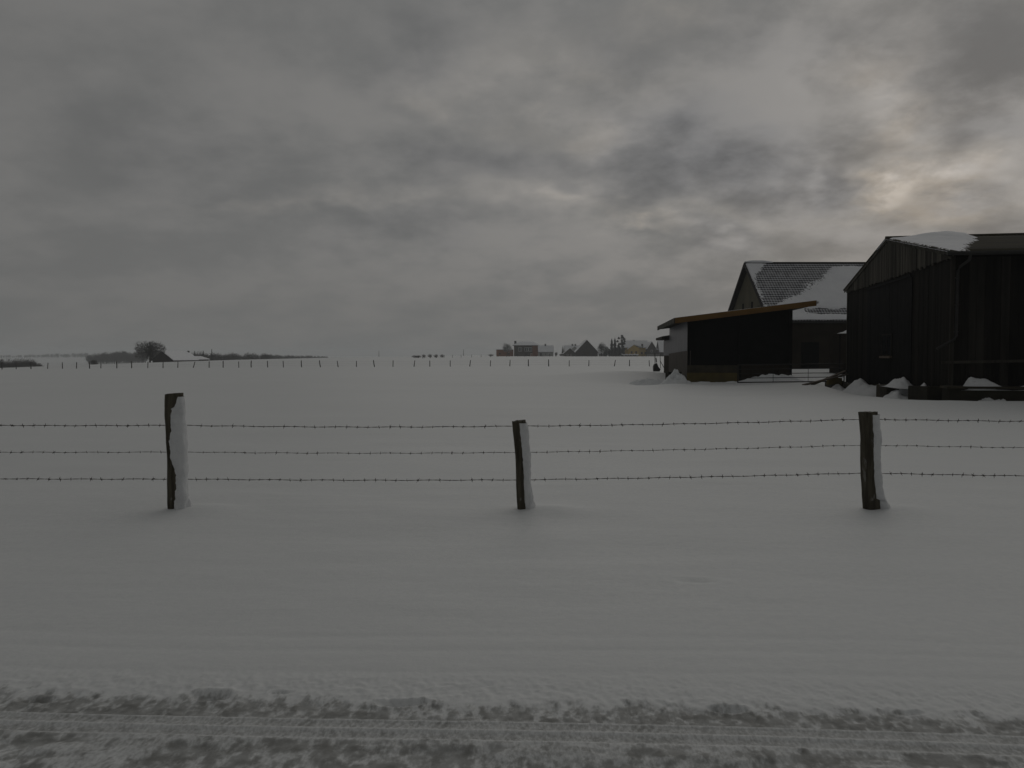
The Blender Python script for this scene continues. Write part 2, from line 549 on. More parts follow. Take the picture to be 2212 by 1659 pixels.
def make_ground():
    fx = list(np.arange(-2.75, 2.7501, .010))
    xs = np.array(sorted(grow(fx[0], .010, 1.034, -2600) + fx + grow(fx[-1], .010, 1.034, 2600)))
    fy = list(np.arange(3.28, 4.25, .010))
    ys = np.array(sorted(grow(fy[0], .010, 1.10, -40) + fy + grow(fy[-1], .010, 1.021, 3500)))
    X, Y = np.meshgrid(xs, ys)
    X, Y = X.ravel(), Y.ravel()
    Z = ground_z(X, Y)
    # ---- road: ice, slush and tyre ruts
    v = road_v(X, Y)
    s = X + .3 * v
    sl = np.zeros_like(X)
    fade = (1 - smooth01(np.abs(X), 7, 14)) * smooth01(v, -1.6, -.2)
    n1 = fbm(X / .065, Y / .11, 21, 4, .62)
    n2 = fbm(X / .45, Y / .25, 33, 4, .6)
    n3 = fbm(X / .030, Y / .045, 45, 2, .6)
    lat = smooth01(np.sin(X * .55 + 1.0), -1.2, 1.0) * .35 + .65
    band = smooth01(v + .14 * n1 + .08 * n2, -.08, .06) * (1 - smooth01(v, .165, .205))
    sl = sl + band * np.clip(.56 + 1.5 * n1 + .5 * n2 + 1.5 * n3, 0, 1) * lat
    Z = Z - .010 * band * (1 + 1.3 * n1) + .010 * band * n3

    def lugs(v0, v1, pitch, slant, ph, amt):
        k = smooth01(v, v0 - .012, v0 + .012) * (1 - smooth01(v, v1 - .012, v1 + .012))
        w = np.sin(2 * np.pi * (X + slant * v) / pitch + ph + 2.0 * n2)
        w = smooth01(w + 2.0 * n1 + 1.0 * n3, -.5, .5)
        return k, w

    for (v0, v1, pitch, slant, ph, amt) in ((.205, .275, .042, .5, 0, .55), (.315, .375, .046, -.4, 1, .62), (.45, .52, .05, .4, 2, .4), (1.3, 1.5, .08, .5, 0, .6), (1.6, 1.75, .08, -.5, 0, .6)):
        k, w = lugs(v0, v1, pitch, slant, ph, amt)
        patch = smooth01(fbm(X / .9 + 5 * v0, v / .25, 90 + int(10 * v0), 3), -.16, .2)
        w = .35 + (w - .35) * patch * .65
        Z = Z - .0022 * k * w * (1 + 1.2 * n2)
        sl = sl + k * w * np.clip(amt * .45 + 1.3 * n1 + .5 * n2, 0, 1) * lat + .14 * k
    for vr, wd, hh in ((.195, .012, .006), (.292, .016, .008), (.40, .02, .005)):
        k = np.exp(-((v - vr - .01 * n2) / wd) ** 2)
        Z = Z + hh * k
        sl = sl * (1 - .75 * k)
    mott = smooth01(v, .37, .42)
    wob = v + .25 * n2 + .10 * np.sin(X * 1.7)
    lump = smooth01(fbm(X / .40 + .8 * v, v / .22, 77, 4), -.02, .22)
    Z = Z + mott * (.016 * lump + .010 * n1)
    sl = sl + mott * np.clip(.42 + 1.3 * n1 + .6 * n2 + 1.3 * n3 - .5 * lump, 0, 1)
    # faint ruts and blown crumbs on the verge
    verge = smooth01(v, -.55, -.10) * (1 - smooth01(v, -.06, 0))
    sl = sl + verge * np.clip(.05 + .55 * n1 + .3 * n3, 0, .35)
    Z = Z + verge * .012 * (n1 + n3)
    for vr in (-.42, -.75, -.98):
        Z = Z - .0035 * np.exp(-((v - vr + .06 * np.sin(X * .7)) / .05) ** 2) * (1 - smooth01(np.abs(X), 5, 9))
    for (cx, cy, a, b, dp) in DENTS:
        e = ((X - cx) / a) ** 2 + ((Y - cy) / b) ** 2
        k = np.exp(-e * (1 + .8 * n1))
        Z = Z - dp * k
        Z = Z + .25 * abs(dp) * np.exp(-(np.sqrt(e) - 1.5) ** 2 * 6)
        if dp > 0: sl = sl + .35 * k * (1 + 2 * n3)
    sl = .72 * sl + .26 * smooth01(v + .1 * n2, -.06, .14) + .09 * smooth01(v, -1.5, 0)
    sl = np.clip(sl, 0, 1) * fade
    nx, ny = len(xs), len(ys)
    idx = np.arange(nx * ny).reshape(ny, nx)
    q = np.stack([idx[:-1, :-1], idx[:-1, 1:], idx[1:, 1:], idx[1:, :-1]], -1)
    row = int(np.searchsorted(ys, 4.15))
    V = np.stack([X, Y, Z], 1)
    near = np_mesh('road', V[:(row + 1) * nx], q[:row].reshape(-1, 4), M['ground'], True, sl[:(row + 1) * nx])
    near['kind'] = 'structure'
    far = np_mesh('snow_field', V[row * nx:], q[row:].reshape(-1, 4) - row * nx, M['ground'], True, sl[row * nx:])
    far['kind'] = 'structure'
    near['label'] = 'snow-covered road with slushy tyre tracks'
    far['label'] = 'wide snow-covered field'


make_ground()


# ------------------------------------------------------------------ barn with low corrugated roof (right)
NC = Vector((16.43, 30.0, 0))
AS = Vector((.983, -.185, 0))
AG = Vector((.185, .983, 0))
L_G, EAVE, RIDGE = 17.1, 5.58, 7.24


def A(u, t, z):
    p = NC + AS * u + AG * t
    return (p.x, p.y, z)


def a_box(mb, u0, u1, t0, t1, z0, z1, z0b=None, z1b=None):
    """box in the barn's frame; z0b/z1b: heights at the t1 end"""
    z0b = z0 if z0b is None else z0b
    z1b = z1 if z1b is None else z1b
    return mb.hexa([A(u0, t0, z0), A(u1, t0, z0), A(u1, t1, z0b), A(u0, t1, z0b), A(u0, t0, z1), A(u1, t0, z1), A(u1, t1, z1b), A(u0, t1, z1b)])


def sill(t):
    return .59 - .42 * max(0, min(t, L_G)) / L_G


def roof_a(t):
    return EAVE + (RIDGE - EAVE) * (1 - abs(t - L_G / 2) / (L_G / 2))


def barn_timber():
    b = empty('timber_barn', A(0, 0, .2), 'large black timber barn with corrugated roof at the right edge', 'barn')
    LEN = 20.0
    # solid core behind the boards
    core = MB()
    poly = [A(.04, .05, .3), A(.04, L_G - .05, .0), A(.04, L_G - .05, EAVE - .12), A(.04, L_G / 2, RIDGE - .14), A(.04, .05, EAVE - .12)]
    core.prism(poly, AS * LEN)
    core.build('wall_core', M['black'], b)
    rnd = random.Random(3)
    # lower gable boards
    t = 0.0
    while t < L_G - .05:
        w = rnd.uniform(.17, .23)
        t1 = min(t + w, L_G)
        m = MB()
        dpt = rnd.uniform(.022, .034)
        zt = rnd.uniform(-.04, .02)
        a_box(m, -dpt, .035, t + .004, t1 - .004, sill(t) + zt, 5.42, sill(t1) + zt)
        bd = m.build('board', M['board_dark'], b)
        t = t1
    # upper gable boards, proud of the lower ones
    t = -.10
    while t < L_G + .05:
        w = rnd.uniform(.15, .21)
        t1 = min(t + w, L_G + .1)
        m = MB()
        zb = 5.36 + rnd.uniform(-.07, .04)
        dp = rnd.uniform(.085, .105)
        za, zc = roof_a(t) - .03, roof_a(t1) - .03
        if min(za, zc) > zb + .05:
            a_box(m, -dp, -.05, t + .004, t1 - .004, zb, za, zb, zc)
            m.build('board', M['board_grey'], b)
        t = t1
    # side wall boards with cover strips
    u = .06
    while u < 7.5:
        w = rnd.uniform(.24, .31)
        m = MB()
        a_box(m, u + .005, u + w - .005, -rnd.uniform(.022, .034), .035, .60, 5.38)
        m.build('board', M['board_side'], b)
        u += w
    m = MB()
    a_box(m, 7.5, LEN, -.028, .04, .60, 5.38)
    m.build('side_wall', M['board_side'], b)
    # corner boards
    m = MB()
    a_box(m, -.045, .10, -.045, .03, .55, 5.45)
    m.build('corner_board', M['board_grey'], b)
    m = MB()
    a_box(m, -.05, .02, L_G - .12, L_G + .04, .1, 5.45)
    m.build('corner_board', M['board_grey'], b)
    # barge boards
    for ta, tb in ((-.5, L_G / 2), (L_G + .3, L_G / 2)):
        za = EAVE + (RIDGE - EAVE) * (1 - abs(ta - L_G / 2) / (L_G / 2))
        m = MB()
        m.prism([A(-.15, ta, za - .12), A(-.15, tb, RIDGE - .10), A(-.15, tb, RIDGE + .02), A(-.15, ta, za)], AS * .04)
        m.build('barge_board', M['board_grey'], b)
    # corrugated roof: two slopes
    sl = (RIDGE - EAVE) / (L_G / 2)
    for side, nm in ((0, 'near'), (1, 'far')):
        us = np.arange(-.18, LEN, .177 / 8)
        ts = np.linspace(-.55, L_G / 2, 9)
        vs, fs = [], []
        for i, uu in enumerate(us):
            wv = .026 * math.cos(2 * math.pi * uu / .177)
            for tt in ts:
                z = EAVE + sl * tt + .06 + wv
                T = tt if side == 0 else L_G - tt
                vs.append(A(uu, T, z))
        k = len(ts)
        for i in range(len(us) - 1):
            for j in range(k - 1):
                fs.append((i * k + j, (i + 1) * k + j, (i + 1) * k + j + 1, i * k + j + 1))
        m = MB().add(vs, fs)
        o = m.build('roof_sheet', M['corrugated'], b, smooth=True)
        md = o.modifiers.new('thickness', 'SOLIDIFY')
        md.thickness = .012
    m = MB()
    m.tube([A(-.18, L_G / 2, RIDGE + .085), A(LEN, L_G / 2, RIDGE + .085)], .09, 8)
    m.build('ridge_cap', M['corrugated'], b)
    # sloping soffit board under the eave, gutter, downpipe
    m = MB()
    a_box(m, -.3, LEN, -.46, -.03, 5.38, 5.43, 5.48, 5.53)
    m.build('soffit', M['board_dark'], b)
    m = MB()
    m.tube([A(-.38, -.62, 5.47), A(8, -.62, 5.45), A(LEN, -.62, 5.42)], .075, 10)
    m.build('gutter', M['tin'], b)
    m = MB()
    m.tube([A(.42, -.60, 5.42), A(.40, -.52, 5.22), A(.22, -.16, 5.02), A(.17, -.10, 4.88), A(.15, -.10, 2.45), A(.10, -.10, 2.34), A(-.55, -.28, 1.98)], .052, 10)
    dp = m.build('downpipe', M['tin'], b, smooth=True)
    for zc in (4.6, 3.6, 2.6):
        m = MB()
        a_box(m, .09, .22, -.16, -.025, zc, zc + .035)
        m.build('bracket', M['tin'], dp)
    # rail along the side
    m = MB()
    m.hexa([A(-.35, -.24, 1.42), A(8, -.24, 1.60), A(8, -.10, 1.60), A(-.35, -.10, 1.42), A(-.35, -.24, 1.52), A(8, -.24, 1.70), A(8, -.10, 1.70), A(-.35, -.10, 1.52)])
    m.build('rail', M['board_grey'], b)
    for uu in (.5, 3.0, 5.5):
        m = MB()
        a_box(m, uu, uu + .1, -.10, -.035, .62, 1.42 + .02 * uu)
        m.build('rail_post', M['board_side'], b)
    # big door on the gable, its track and small window
    d0, d1 = 4.6, 12.2
    m = MB()
    a_box(m, -.15, -.115, d0, d1, 5.12, 5.22)
    m.build('door_track', M['black'], b)
    rr = random.Random(5)
    dm = MB()
    a_box(dm, -.055, -.036, d0 + .02, d1 - .02, sill(d0) + .05, 5.1, sill(d1) + .05)
    door = dm.build('door', M['black'], b)
    t = d0
    while t < d1 - .05:
        w = rr.uniform(.2, .26)
        t1 = min(t + w, d1)
        m = MB()
        a_box(m, -.055 - rr.uniform(.018, .028), -.052, t + .004, t1 - .004, sill(t) + .05, 5.1, sill(t1) + .05)
        m.build('board', M['black'], door)
        t = t1
    wt0, wt1 = 7.5, 9.2
    m = MB()
    for (ta, tb, za, zb) in ((wt0, wt0 + .07, 1.7, 2.75), (wt1 - .07, wt1, 1.7, 2.75), (wt0 + .07, wt1 - .07, 1.7, 1.77), (wt0 + .07, wt1 - .07, 2.68, 2.75), (wt0 + .82, wt0 + .87, 1.77, 2.68)):
        a_box(m, -.115, -.05, ta, tb, za, zb)
    wn = m.build('window', M['board_side'], b)
    m = MB()
    a_box(m, -.092, -.085, wt0 + .07, wt1 - .07, 1.77, 2.68)
    m.build('pane', M['glass'], wn)
    m = MB()
    a_box(m, -.20, -.05, wt0 - .05, wt1 + .05, 1.60, 1.696)
    m.build('sill', M['plank'], wn)
    # concrete footings below the wall
    for (t0, t1, uo, dz) in ((12.6, 15.6, .50, 0), (6.3, 8.1, .60, 0), (.55, 3.0, .62, 0)):
        m = MB()
        a_box(m, -uo, .03, t0, t1, -.85, sill(t0) - .03 + dz, -.85, sill(t1) - .03 + dz)
        o = m.build('footing', M['concrete'] if t0 > 1 else M['plinth'], b)
        bv = o.modifiers.new('worn', 'BEVEL'); bv.width = .03; bv.segments = 2
    m = MB()
    a_box(m, -.03, .02, .02, L_G - .02, -.6, sill(0) - .06, -.6, sill(L_G) - .06)
    m.build('footing_wall', M['plinth'], b)
    m = MB()
    a_box(m, -.30, LEN, -.72, -.05, -.9, .52)
    o = m.build('plinth', M['plinth'], b)
    bv = o.modifiers.new('worn', 'BEVEL'); bv.width = .03; bv.segments = 2
    m = MB()
    a_box(m, -.36, LEN, -.80, -.03, .522, .60)
    m.build('plinth_cap', M['concrete'], b)
    # snow lying on the roof, thick by the gable end
    us = np.arange(-.22, 4.8, .06)
    ts = np.linspace(-.62, L_G / 2 + 1.6, 90)
    U, T = np.meshgrid(us, ts)
    zr = EAVE + (RIDGE - EAVE) * (1 - np.abs(T - L_G / 2) / (L_G / 2)) + .095
    f = np.clip(T / (L_G / 2), 0, 1)
    edge = .9 + 3.2 * f + .5 * fbm(U / .7, T / .5, 5, 4)
    k = smooth01(edge - U, 0, .75)
    hump = np.exp(-((U - 2.3) / 1.35) ** 2) * np.exp(-((T - L_G / 2 + .2) / 2.6) ** 2)
    th = k * (.07 + .25 * hump + .05 * fbm(U / .5, T / .5, 9, 3))
    rim = smooth01(U, -.22, .1) * smooth01(T, -.6, -.25)
    rag = smooth01(fbm(U / .25, T / .2, 19, 3), -.12, .10) * (1 - smooth01(U, -.15, .3)) * .6
    th = th * np.clip(rim + .15 - rag, 0, 1) * (1 - smooth01(T, L_G / 2 + .6, L_G / 2 + 1.5))
    Z = zr + th - .07
    vs = [A(float(a_), float(b_), float(c_)) for a_, b_, c_ in zip(U.ravel(), T.ravel(), Z.ravel())]
    nx, ny = len(us), len(ts)
    fs = [(j * nx + i, j * nx + i + 1, (j + 1) * nx + i + 1, (j + 1) * nx + i) for j in range(ny - 1) for i in range(nx - 1)]
    MB().add(vs, fs).build('roof_snow', M['roof_snow'], b, smooth=True)
    return b


barn_timber()

# a footing stone standing free beyond the far corner
m = MB()
a_box(m, -.75, .1, 17.6, 19.6, -.6, .17)
o = m.build('concrete_block', M['concrete'], loc=A(-.3, 18.6, -.6))
bv = o.modifiers.new('worn', 'BEVEL'); bv.width = .05; bv.segments = 2
tag(o, 'low worn concrete block just past the far corner of the timber barn', 'concrete block')


# snow drifts heaped against footings and plinth
def drift(center, axis, a, b, h, z0, label, skew=0.0, seed=1, power=1.3):
    n, k = 26, 14
    ax = Vector(axis).normalized()
    ay = Vector((-ax.y, ax.x, 0))
    c = Vector((center[0], center[1], 0))
    vs, fs = [], []
    for j in range(k + 1):
        for i in range(n + 1):
            x, y = -1 + 2 * i / n, -1 + 2 * j / k
            xx = x - skew
            ax_ = min(1, abs(xx) / (1 - skew if xx > 0 else 1 + skew))
            prof = .5 * (.5 + .5 * math.cos(math.pi * ax_)) ** (power * .9) + .5 * (1 - ax_) ** (power * 1.2)
            prof *= max(0, 1 - abs(y) ** 1.6)
            nz = float(fbm(np.array([x * 2.2 + seed]), np.array([y * 2.2 + seed * 3.1]), seed, 3)[0])
            p = c + ax * (x * a) + ay * (y * b)
            vs.append((p.x, p.y, z0 - .12 + (h + .12) * prof * (1 + 1.3 * nz)))
    for j in range(k):
        for i in range(n):
            fs.append((j * (n + 1) + i, j * (n + 1) + i + 1, (j + 1) * (n + 1) + i + 1, (j + 1) * (n + 1) + i))
    o = MB().add(vs, fs).build('snow_drift', M['caked_snow'], loc=(center[0], center[1], z0), smooth=True)
    return tag(o, label, 'snow drift', 'snow drifts along the timber barn')


def AD(u, t, *rest, **kw):
    p = A(u, t, 0)
    ax = kw.pop('ax', AG)
    return drift((p[0], p[1]), ax, *rest, **kw)


AD(-.45, 11.0, 2.8, .8, .50, -.15, 'peaked snow drift between the two far footings of the timber barn', skew=.35, seed=2)
AD(-.30, 5.35, 1.6, .45, .42, .44, 'pointed snow drift lying against the black barn door', skew=-.1, seed=3)
AD(-.70, 4.6, 2.0, .6, .55, -.35, 'broad snow drift between the middle and nearest footing of the barn', skew=-.3, seed=4, power=.7)
AD(-.42, 1.7, .7, .2, .14, .50, 'small snow drift on top of the nearest footing', seed=5)
AD(1.25, -.42, 1.1, .34, .36, .58, 'snow drift on the plinth ledge beside the downpipe', ax=AS, skew=-.6, seed=6)
AD(2.6, -.42, 1.3, .34, .10, .58, 'thin snow lying along the plinth ledge at the right edge', ax=AS, seed=7)
AD(1.2, -.85, 1.0, .55, .72, -.3, 'left of two rounded snow mounds below the barn plinth', ax=AS, skew=-.25, seed=8, power=.9)
AD(2.75, -.9, 1.0, .55, .75, -.3, 'right of two rounded snow mounds below the barn plinth', ax=AS, skew=.0, seed=9, power=.75)
AD(-.10, 10.3, 2.4, 1.35, .50, -.25, 'long snow slope banked up between the middle and far footings of the barn', seed=21, power=.4)
AD(-.10, 4.7, 1.7, 1.25, .50, -.30, 'snow slope banked up between the nearest and middle footings of the barn', seed=22, power=.4)
AD(-.9, 14.9, 1.3, .5, .25, -.15, 'low snow drift at the footing nearest the planks', seed=10)


# ------------------------------------------------------------------ tiled barn behind
def barn_tiled():
    X0, X1, Y0, Y1, ez, rz = 23.3, 48.0, 72.0, 86.4, 5.0, 10.55
    ym = (Y0 + Y1) / 2
    b = empty('tiled_barn', (X0, Y0, .5), 'barn with steep snow-patched tiled roof rising behind the flat-roofed shed', 'barn')
    m = MB()
    m.prism([(X0, Y0, .2), (X0, Y1, .2), (X0, Y1, ez), (X0, ym, rz - .15), (X0, Y0, ez)], (.25, 0, 0))
    m.build('gable_wall', M['plaster'], b)
    m = MB()
    m.box(X0 + .25, X1, Y0, Y0 + .25, .2, ez)
    m.build('front_wall', M['brown_wall'], b)
    m = MB()
    m.box(X0 + .25, X1, Y1 - .25, Y1, .2, ez)
    m.build('back_wall', M['brown_wall'], b)
    # vents in the gable
    for yy in (77.6, 80.6):
        m = MB()
        m.box(X0 - .03, X0 - .002, yy, yy + .5, 5.6, 6.9)
        m.build('vent', M['black'], b)
    # low doors along the front
    for xx in (26.0, 29.2, 32.4):
        m = MB()
        m.box(xx, xx + 1.6, Y0 - .05, Y0 - .003, .4, 2.9)
        m.build('door', M['black'], b)
    sl = (rz - ez) / (ym - Y0)
    ov = .45
    roof = None
    for sg in (1, -1):
        ya = Y0 - ov if sg == 1 else Y1 + ov
        za = ez - ov * sl
        m = MB()
        m.prism([(X0 - .35, ya, za + .06), (X0 - .35, ym, rz + .06), (X0 - .35, ym, rz + .24), (X0 - .35, ya, za + .24)], (X1 - X0 + .7, 0, 0))
        o = m.build('roof', M['tiles'] if sg == 1 else M['tile_edge'], b)
        if sg == -1:
            m = MB()
            m.prism([(X0 - .3, ya, za + .242), (X0 - .3, ym + .4, rz + .242 - .4 * sl), (X0 - .3, ym + .4, rz + .33 - .4 * sl), (X0 - .3, ya, za + .33)], (X1 - X0 + .6, 0, 0))
            m.build('roof_snow', M['roof_snow'], o)
        if sg == 1: roof = o
        m = MB()
        m.prism([(X0 - .46, ya, za - .02), (X0 - .46, ym, rz - .02), (X0 - .46, ym, rz + .30), (X0 - .46, ya, za + .30)], (.105, 0, 0))
        m.build('verge', M['tile_edge'], b)
    m = MB()
    m.tube([(X0 - .4, ym, rz + .22), (X1 + .35, ym, rz + .22)], .14, 8)
    m.build('ridge', M['tile_edge'], b)
    m = MB()
    m.tube([(X0 - .3, Y0 - ov - .08, ez - ov * sl + .02), (X1, Y0 - ov - .08, ez - ov * sl - .02)], .09, 8)
    m.build('gutter', M['tin'], b)
    # snow on the front slope
    aa = np.arange(-.42, X1 - X0 + .4, .10)
    ff = np.linspace(-.01, 1.085, 120)
    Aa, F = np.meshgrid(aa, ff)
    n = fbm(Aa / 1.2, F * 7, 4, 4)
    wedge = (2.2 * np.exp(-F / .16) + .02 + .4 * n) - Aa
    line = Aa - (8.9 - 9.3 * F) + 1.5 * n
    n = n + .35 * fbm(Aa / .3, F * 26, 14, 3)
    k = np.maximum(smooth01(wedge + .3 * n, -.3, .9), smooth01(line + .6 * n, -1.0, 1.6) * smooth01(F + .05 * n, .05, .09))
    bare = smooth01(F + .06 * n, .84, .88) * (1 - smooth01(F + .04 * n, .95, .985)) * smooth01(Aa, 2.4, 4.0)
    k = k * (1 - bare)
    th = .14 * k * (1 + .5 * fbm(Aa / .8, F * 9, 8, 3)) + .05 * np.exp(-((F - 1.05) / .05) ** 2) * k
    th = th * smooth01(Aa, -.40, -.2)
    Yv = ym - (ym - Y0) * F
    Zv = rz - (rz - ez) * F + .24 + th - .05 + .11 * (np.random.default_rng(4).random(F.shape) - .5) * 4 * k * (1 - k)
    Xv = X0 + Aa
    nx, ny = len(aa), len(ff)
    fs = [(j * nx + i, j * nx + i + 1, (j + 1) * nx + i + 1, (j + 1) * nx + i) for j in range(ny - 1) for i in range(nx - 1)]
    MB().add(np.stack([Xv.ravel(), Yv.ravel(), Zv.ravel()], 1).tolist(), fs).build('roof_snow', M['roof_snow'], b, smooth=True)
    # cap of snow left on the ridge by the gable
    m = MB()
    m.tube([(X0 - .4, ym, rz + .30), (X0 + .3, ym, rz + .36), (X0 + 1.4, ym, rz + .36), (X0 + 2.3, ym, rz + .28), (X0 + 2.8, ym, rz + .18)], [.10, .16, .16, .12, .05], 8)
    m.build('ridge_snow', M['roof_snow'], b, smooth=True)


barn_tiled()

# dark box-like store with snow on top, between the barns
b = empty('store_box', (24.4, 59.8, 0), 'dark upright store box with snow on top, half hidden behind the timber barn', 'store')
MB().box(24.35, 26.2, 59.6, 61.4, 0, 3.35).build('body', M['brown_wall'], b)
for xx in (24.35, 25.0, 25.65):
    MB().box(xx, xx + .08, 59.54, 59.598, .1, 3.3).build('rib', M['black'], b)
m = MB()
for i in range(7):
    pass
o = drift((25.3, 60.5), (1, 0, 0), .9, .85, .16, 3.38, 'x', power=.5, seed=12)
o.name = 'snow_cap'
for key in ('label', 'category', 'group'):
    del o[key]
loc = o.location.copy()
o.parent = b
o.location = loc - b.location


# ------------------------------------------------------------------ pent-roof shed (middle right)
SC = Vector((11.18, 51.0, 0))
SF = Vector((.994, -.11, 0))
SG = Vector((.11, .994, 0))


def S(u, t, z):
    p = SC + SF * u + SG * t
    return (p.x, p.y, z)


def s_box(mb, u0, u1, t0, t1, z0, z1, z1r=None):
    """box in the shed's frame; z1r: top height at the u1 end"""
    z1r = z1 if z1r is None else z1r
    return mb.hexa([S(u0, t0, z0), S(u1, t0, z0), S(u1, t1, z0), S(u0, t1, z0), S(u0, t0, z1), S(u1, t0, z1r), S(u1, t1, z1r), S(u0, t1, z1)])


def shed():
    W, D = 6.45, 14.0

    def under(u):
        return 3.92 + .118 * u
    b = empty('pent_roof_shed', S(0, 0, 0), 'black open-fronted shed with brown fascia and slanting flat roof', 'shed')
    # left (low) side: concrete below, translucent sheets above
    m = MB()
    m.hexa([S(0, 0, -.3), S(.2, 0, -.3), S(.2, D, -.3), S(0, D, -.3), S(0, 0, 2.02), S(.2, 0, 2.02), S(.2, D, 1.85), S(0, D, 1.85)])
    m.build('side_wall', M['wallcon'], b)
    for i in range(7):
        t0, t1 = i * 2.0 + .01, i * 2.0 + 1.99
        m = MB()
        z0a, z0b = 2.03 - .17 * t0 / D, 2.03 - .17 * t1 / D
        m.hexa([S(.03, t0, z0a), S(.08, t0, z0a), S(.08, t1, z0b), S(.03, t1, z0b), S(.03, t0, under(0)), S(.08, t0, under(0)), S(.08, t1, under(0)), S(.03, t1, under(0))])
        m.build('panel', M['panel'], b)
    # front: dark sheeting above, low walls below
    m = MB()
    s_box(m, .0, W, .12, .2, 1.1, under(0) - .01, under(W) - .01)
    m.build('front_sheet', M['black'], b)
    m = MB()
    s_box(m, .0, 3.2, -.02, .18, .62, 1.098)
    m.build('front_wall', M['concrete'], b)
    m = MB()
    s_box(m, -.02, 3.2, -.06, .18, -.4, .617)
    m.build('footing', M['ochre'], b)
    for i in range(4):
        m = MB()
        s_box(m, 3.25 + i * .8, 3.25 + i * .8 + .78, .0, .1, -.3, 1.1)
        m.build('low_board', M['brown_wall'], b)
    for uu in (.0, 3.2, 6.3):
        m = MB()
        s_box(m, uu, uu + .15, -.03, .11, 1.1 if uu < 1 else -.3, under(uu) - .02, under(uu + .15) - .02)
        m.build('post', M['black'], b)
    # right and back walls
    m = MB()
    s_box(m, W - .1, W, .2, D, -.3, under(W) - .02)
    m.build('right_wall', M['brown_wall'], b)
    m = MB()
    s_box(m, .2, W - .1, D - .15, D, -.3, under(0) - .02, under(W) - .02)
    m.build('back_wall', M['black'], b)
    # roof deck, fascia, left eave board
    u0, u1 = -.85, 7.75
    m = MB()
    t0, t1 = -.5, D + .4
    zl, zr = under(u0), under(u1)
    m.hexa([S(u0, t0, zl), S(u1, t0, zr), S(u1, t1, zr), S(u0, t1, zl), S(u0, t0, zl + .24), S(u1, t0, zr + .24), S(u1, t1, zr + .24), S(u0, t1, zl + .24)])
    roof = m.build('roof', M['board_grey'], b)
    m = MB()
    m.hexa([S(u0, t0 - .06, zl - .08), S(u1, t0 - .06, zr - .05), S(u1, t0 - .003, zr - .05), S(u0, t0 - .003, zl - .08), S(u0, t0 - .06, zl + .27), S(u1, t0 - .06, zr + .29), S(u1, t0 - .003, zr + .29), S(u0, t0 - .003, zl + .27)])
    m.build('fascia', M['fascia'], b)
    m = MB()
    m.hexa([S(u0 - .06, t0, zl - .06), S(u0 - .003, t0, zl - .06), S(u0 - .003, t1, zl - .06), S(u0 - .06, t1, zl - .06), S(u0 - .06, t0, zl + .26), S(u0 - .003, t0, zl + .26), S(u0 - .003, t1, zl + .26), S(u0 - .06, t1, zl + .26)])
    m.build('eave_board', M['board_grey'], b)
    # thin snow on the roof deck and a lump hanging at the high end
    m = MB()
    m.hexa([S(u0 + .1, 0, zl + .25), S(u1 + .05, 0, zr + .25), S(u1 + .05, t1, zr + .25), S(u0 + .1, t1, zl + .25), S(u0 + .1, .3, zl + .33), S(u1 + .10, .3, zr + .33), S(u1 + .10, t1, zr + .33), S(u0 + .1, t1, zl + .33)])
    m.build('roof_snow', M['roof_snow'], b)
    bm = bmesh.new()
    bmesh.ops.create_icosphere(bm, subdivisions=2, radius=.15)
    lump = MB()
    c = Vector(S(u1 + .08, t0 + .3, zr + .2))
    lump.add([(c.x + v.co.x * 1.1, c.y + v.co.y * 2, c.z + v.co.z * .9) for v in bm.verts], [tuple(v.index for v in f.verts) for f in bm.faces])
    bm.free()
    lump.build('snow_lump', M['roof_snow'], b, smooth=True)
    # lower extension at the back left
    m = MB()
    s_box(m, .15, 3.0, D + .42, D + 7, -.3, 3.05)
    ext = m.build('extension', M['brown_wall'], b)
    m = MB()
    s_box(m, .11, .148, D + .45, D + 7, 1.7, 3.0)
    m.build('panel', M['panel'], ext)
    m = MB()
    s_box(m, -.55, 3.2, D + .42, D + 7.4, 3.06, 3.26, 3.9)
    m.build('roof', M['board_grey'], ext)


shed()


# ------------------------------------------------------------------ lumpy objects: snow heap, slab, planks, gate, machine
def lumpy(name, c, rx, ry, h, seed, mat, label, cat, n=40):
    vs, fs = [], []
    for j in range(n // 2 + 1):
        for i in range(n):
            r = j / (n // 2)
            q = 2 * math.pi * i / n
            x, y = r * math.cos(q), r * math.sin(q)
            nz = float(fbm(np.array([x * 2.3 + seed]), np.array([y * 2.3]), seed, 5, .62)[0])
            nr = 1 + .35 * float(fbm(np.array([math.cos(q) + seed]), np.array([math.sin(q)]), seed, 3)[0])
            z = h * ((1 - r ** 1.5) * (1 + 2.2 * nz)) if r < 1 else -.15
            vs.append((c[0] + x * rx * nr, c[1] + y * ry * nr, c[2] + z - .08))
    for j in range(n // 2):
        for i in range(n):
            fs.append((j * n + i, (j + 1) * n + i, (j + 1) * n + (i + 1) % n, j * n + (i + 1) % n))
    o = MB().add(vs, fs).build(name, mat, loc=c, smooth=True)
    return tag(o, label, cat)


lumpy('snow_heap', (9.95, 48.6, gz(9.95, 48.6)), 1.15, .9, .85, 3, M['snow'], 'lumpy heap of ploughed snow at the left corner of the black shed', 'snow heap')
lumpy('snow_heap', (8.7, 50.5, gz(8.7, 50.5)), 1.7, .9, .42, 5, M['snow'], 'low smooth snow bank left of the ploughed heap', 'snow heap')
lumpy('snow_heap', (12.6, 49.4, gz(12.6, 49.4)), 2.6, .75, .18, 8, M['snow'], 'long low bank of cleared snow along the shed front', 'snow heap')
lumpy('snow_heap', (16.0, 49.3, gz(16.0, 49.3)), 2.4, .8, .45, 14, M['snow'], 'low bank of cleared snow behind the field gate', 'snow heap')
m = MB()
m.box(10.0, 10.9, 51.3, 52.2, .1, .66)
o = m.build('stone_slab', M['plinth'], loc=(10.0, 51.7, -.2))
bv = o.modifiers.new('worn', 'BEVEL'); bv.width = .04
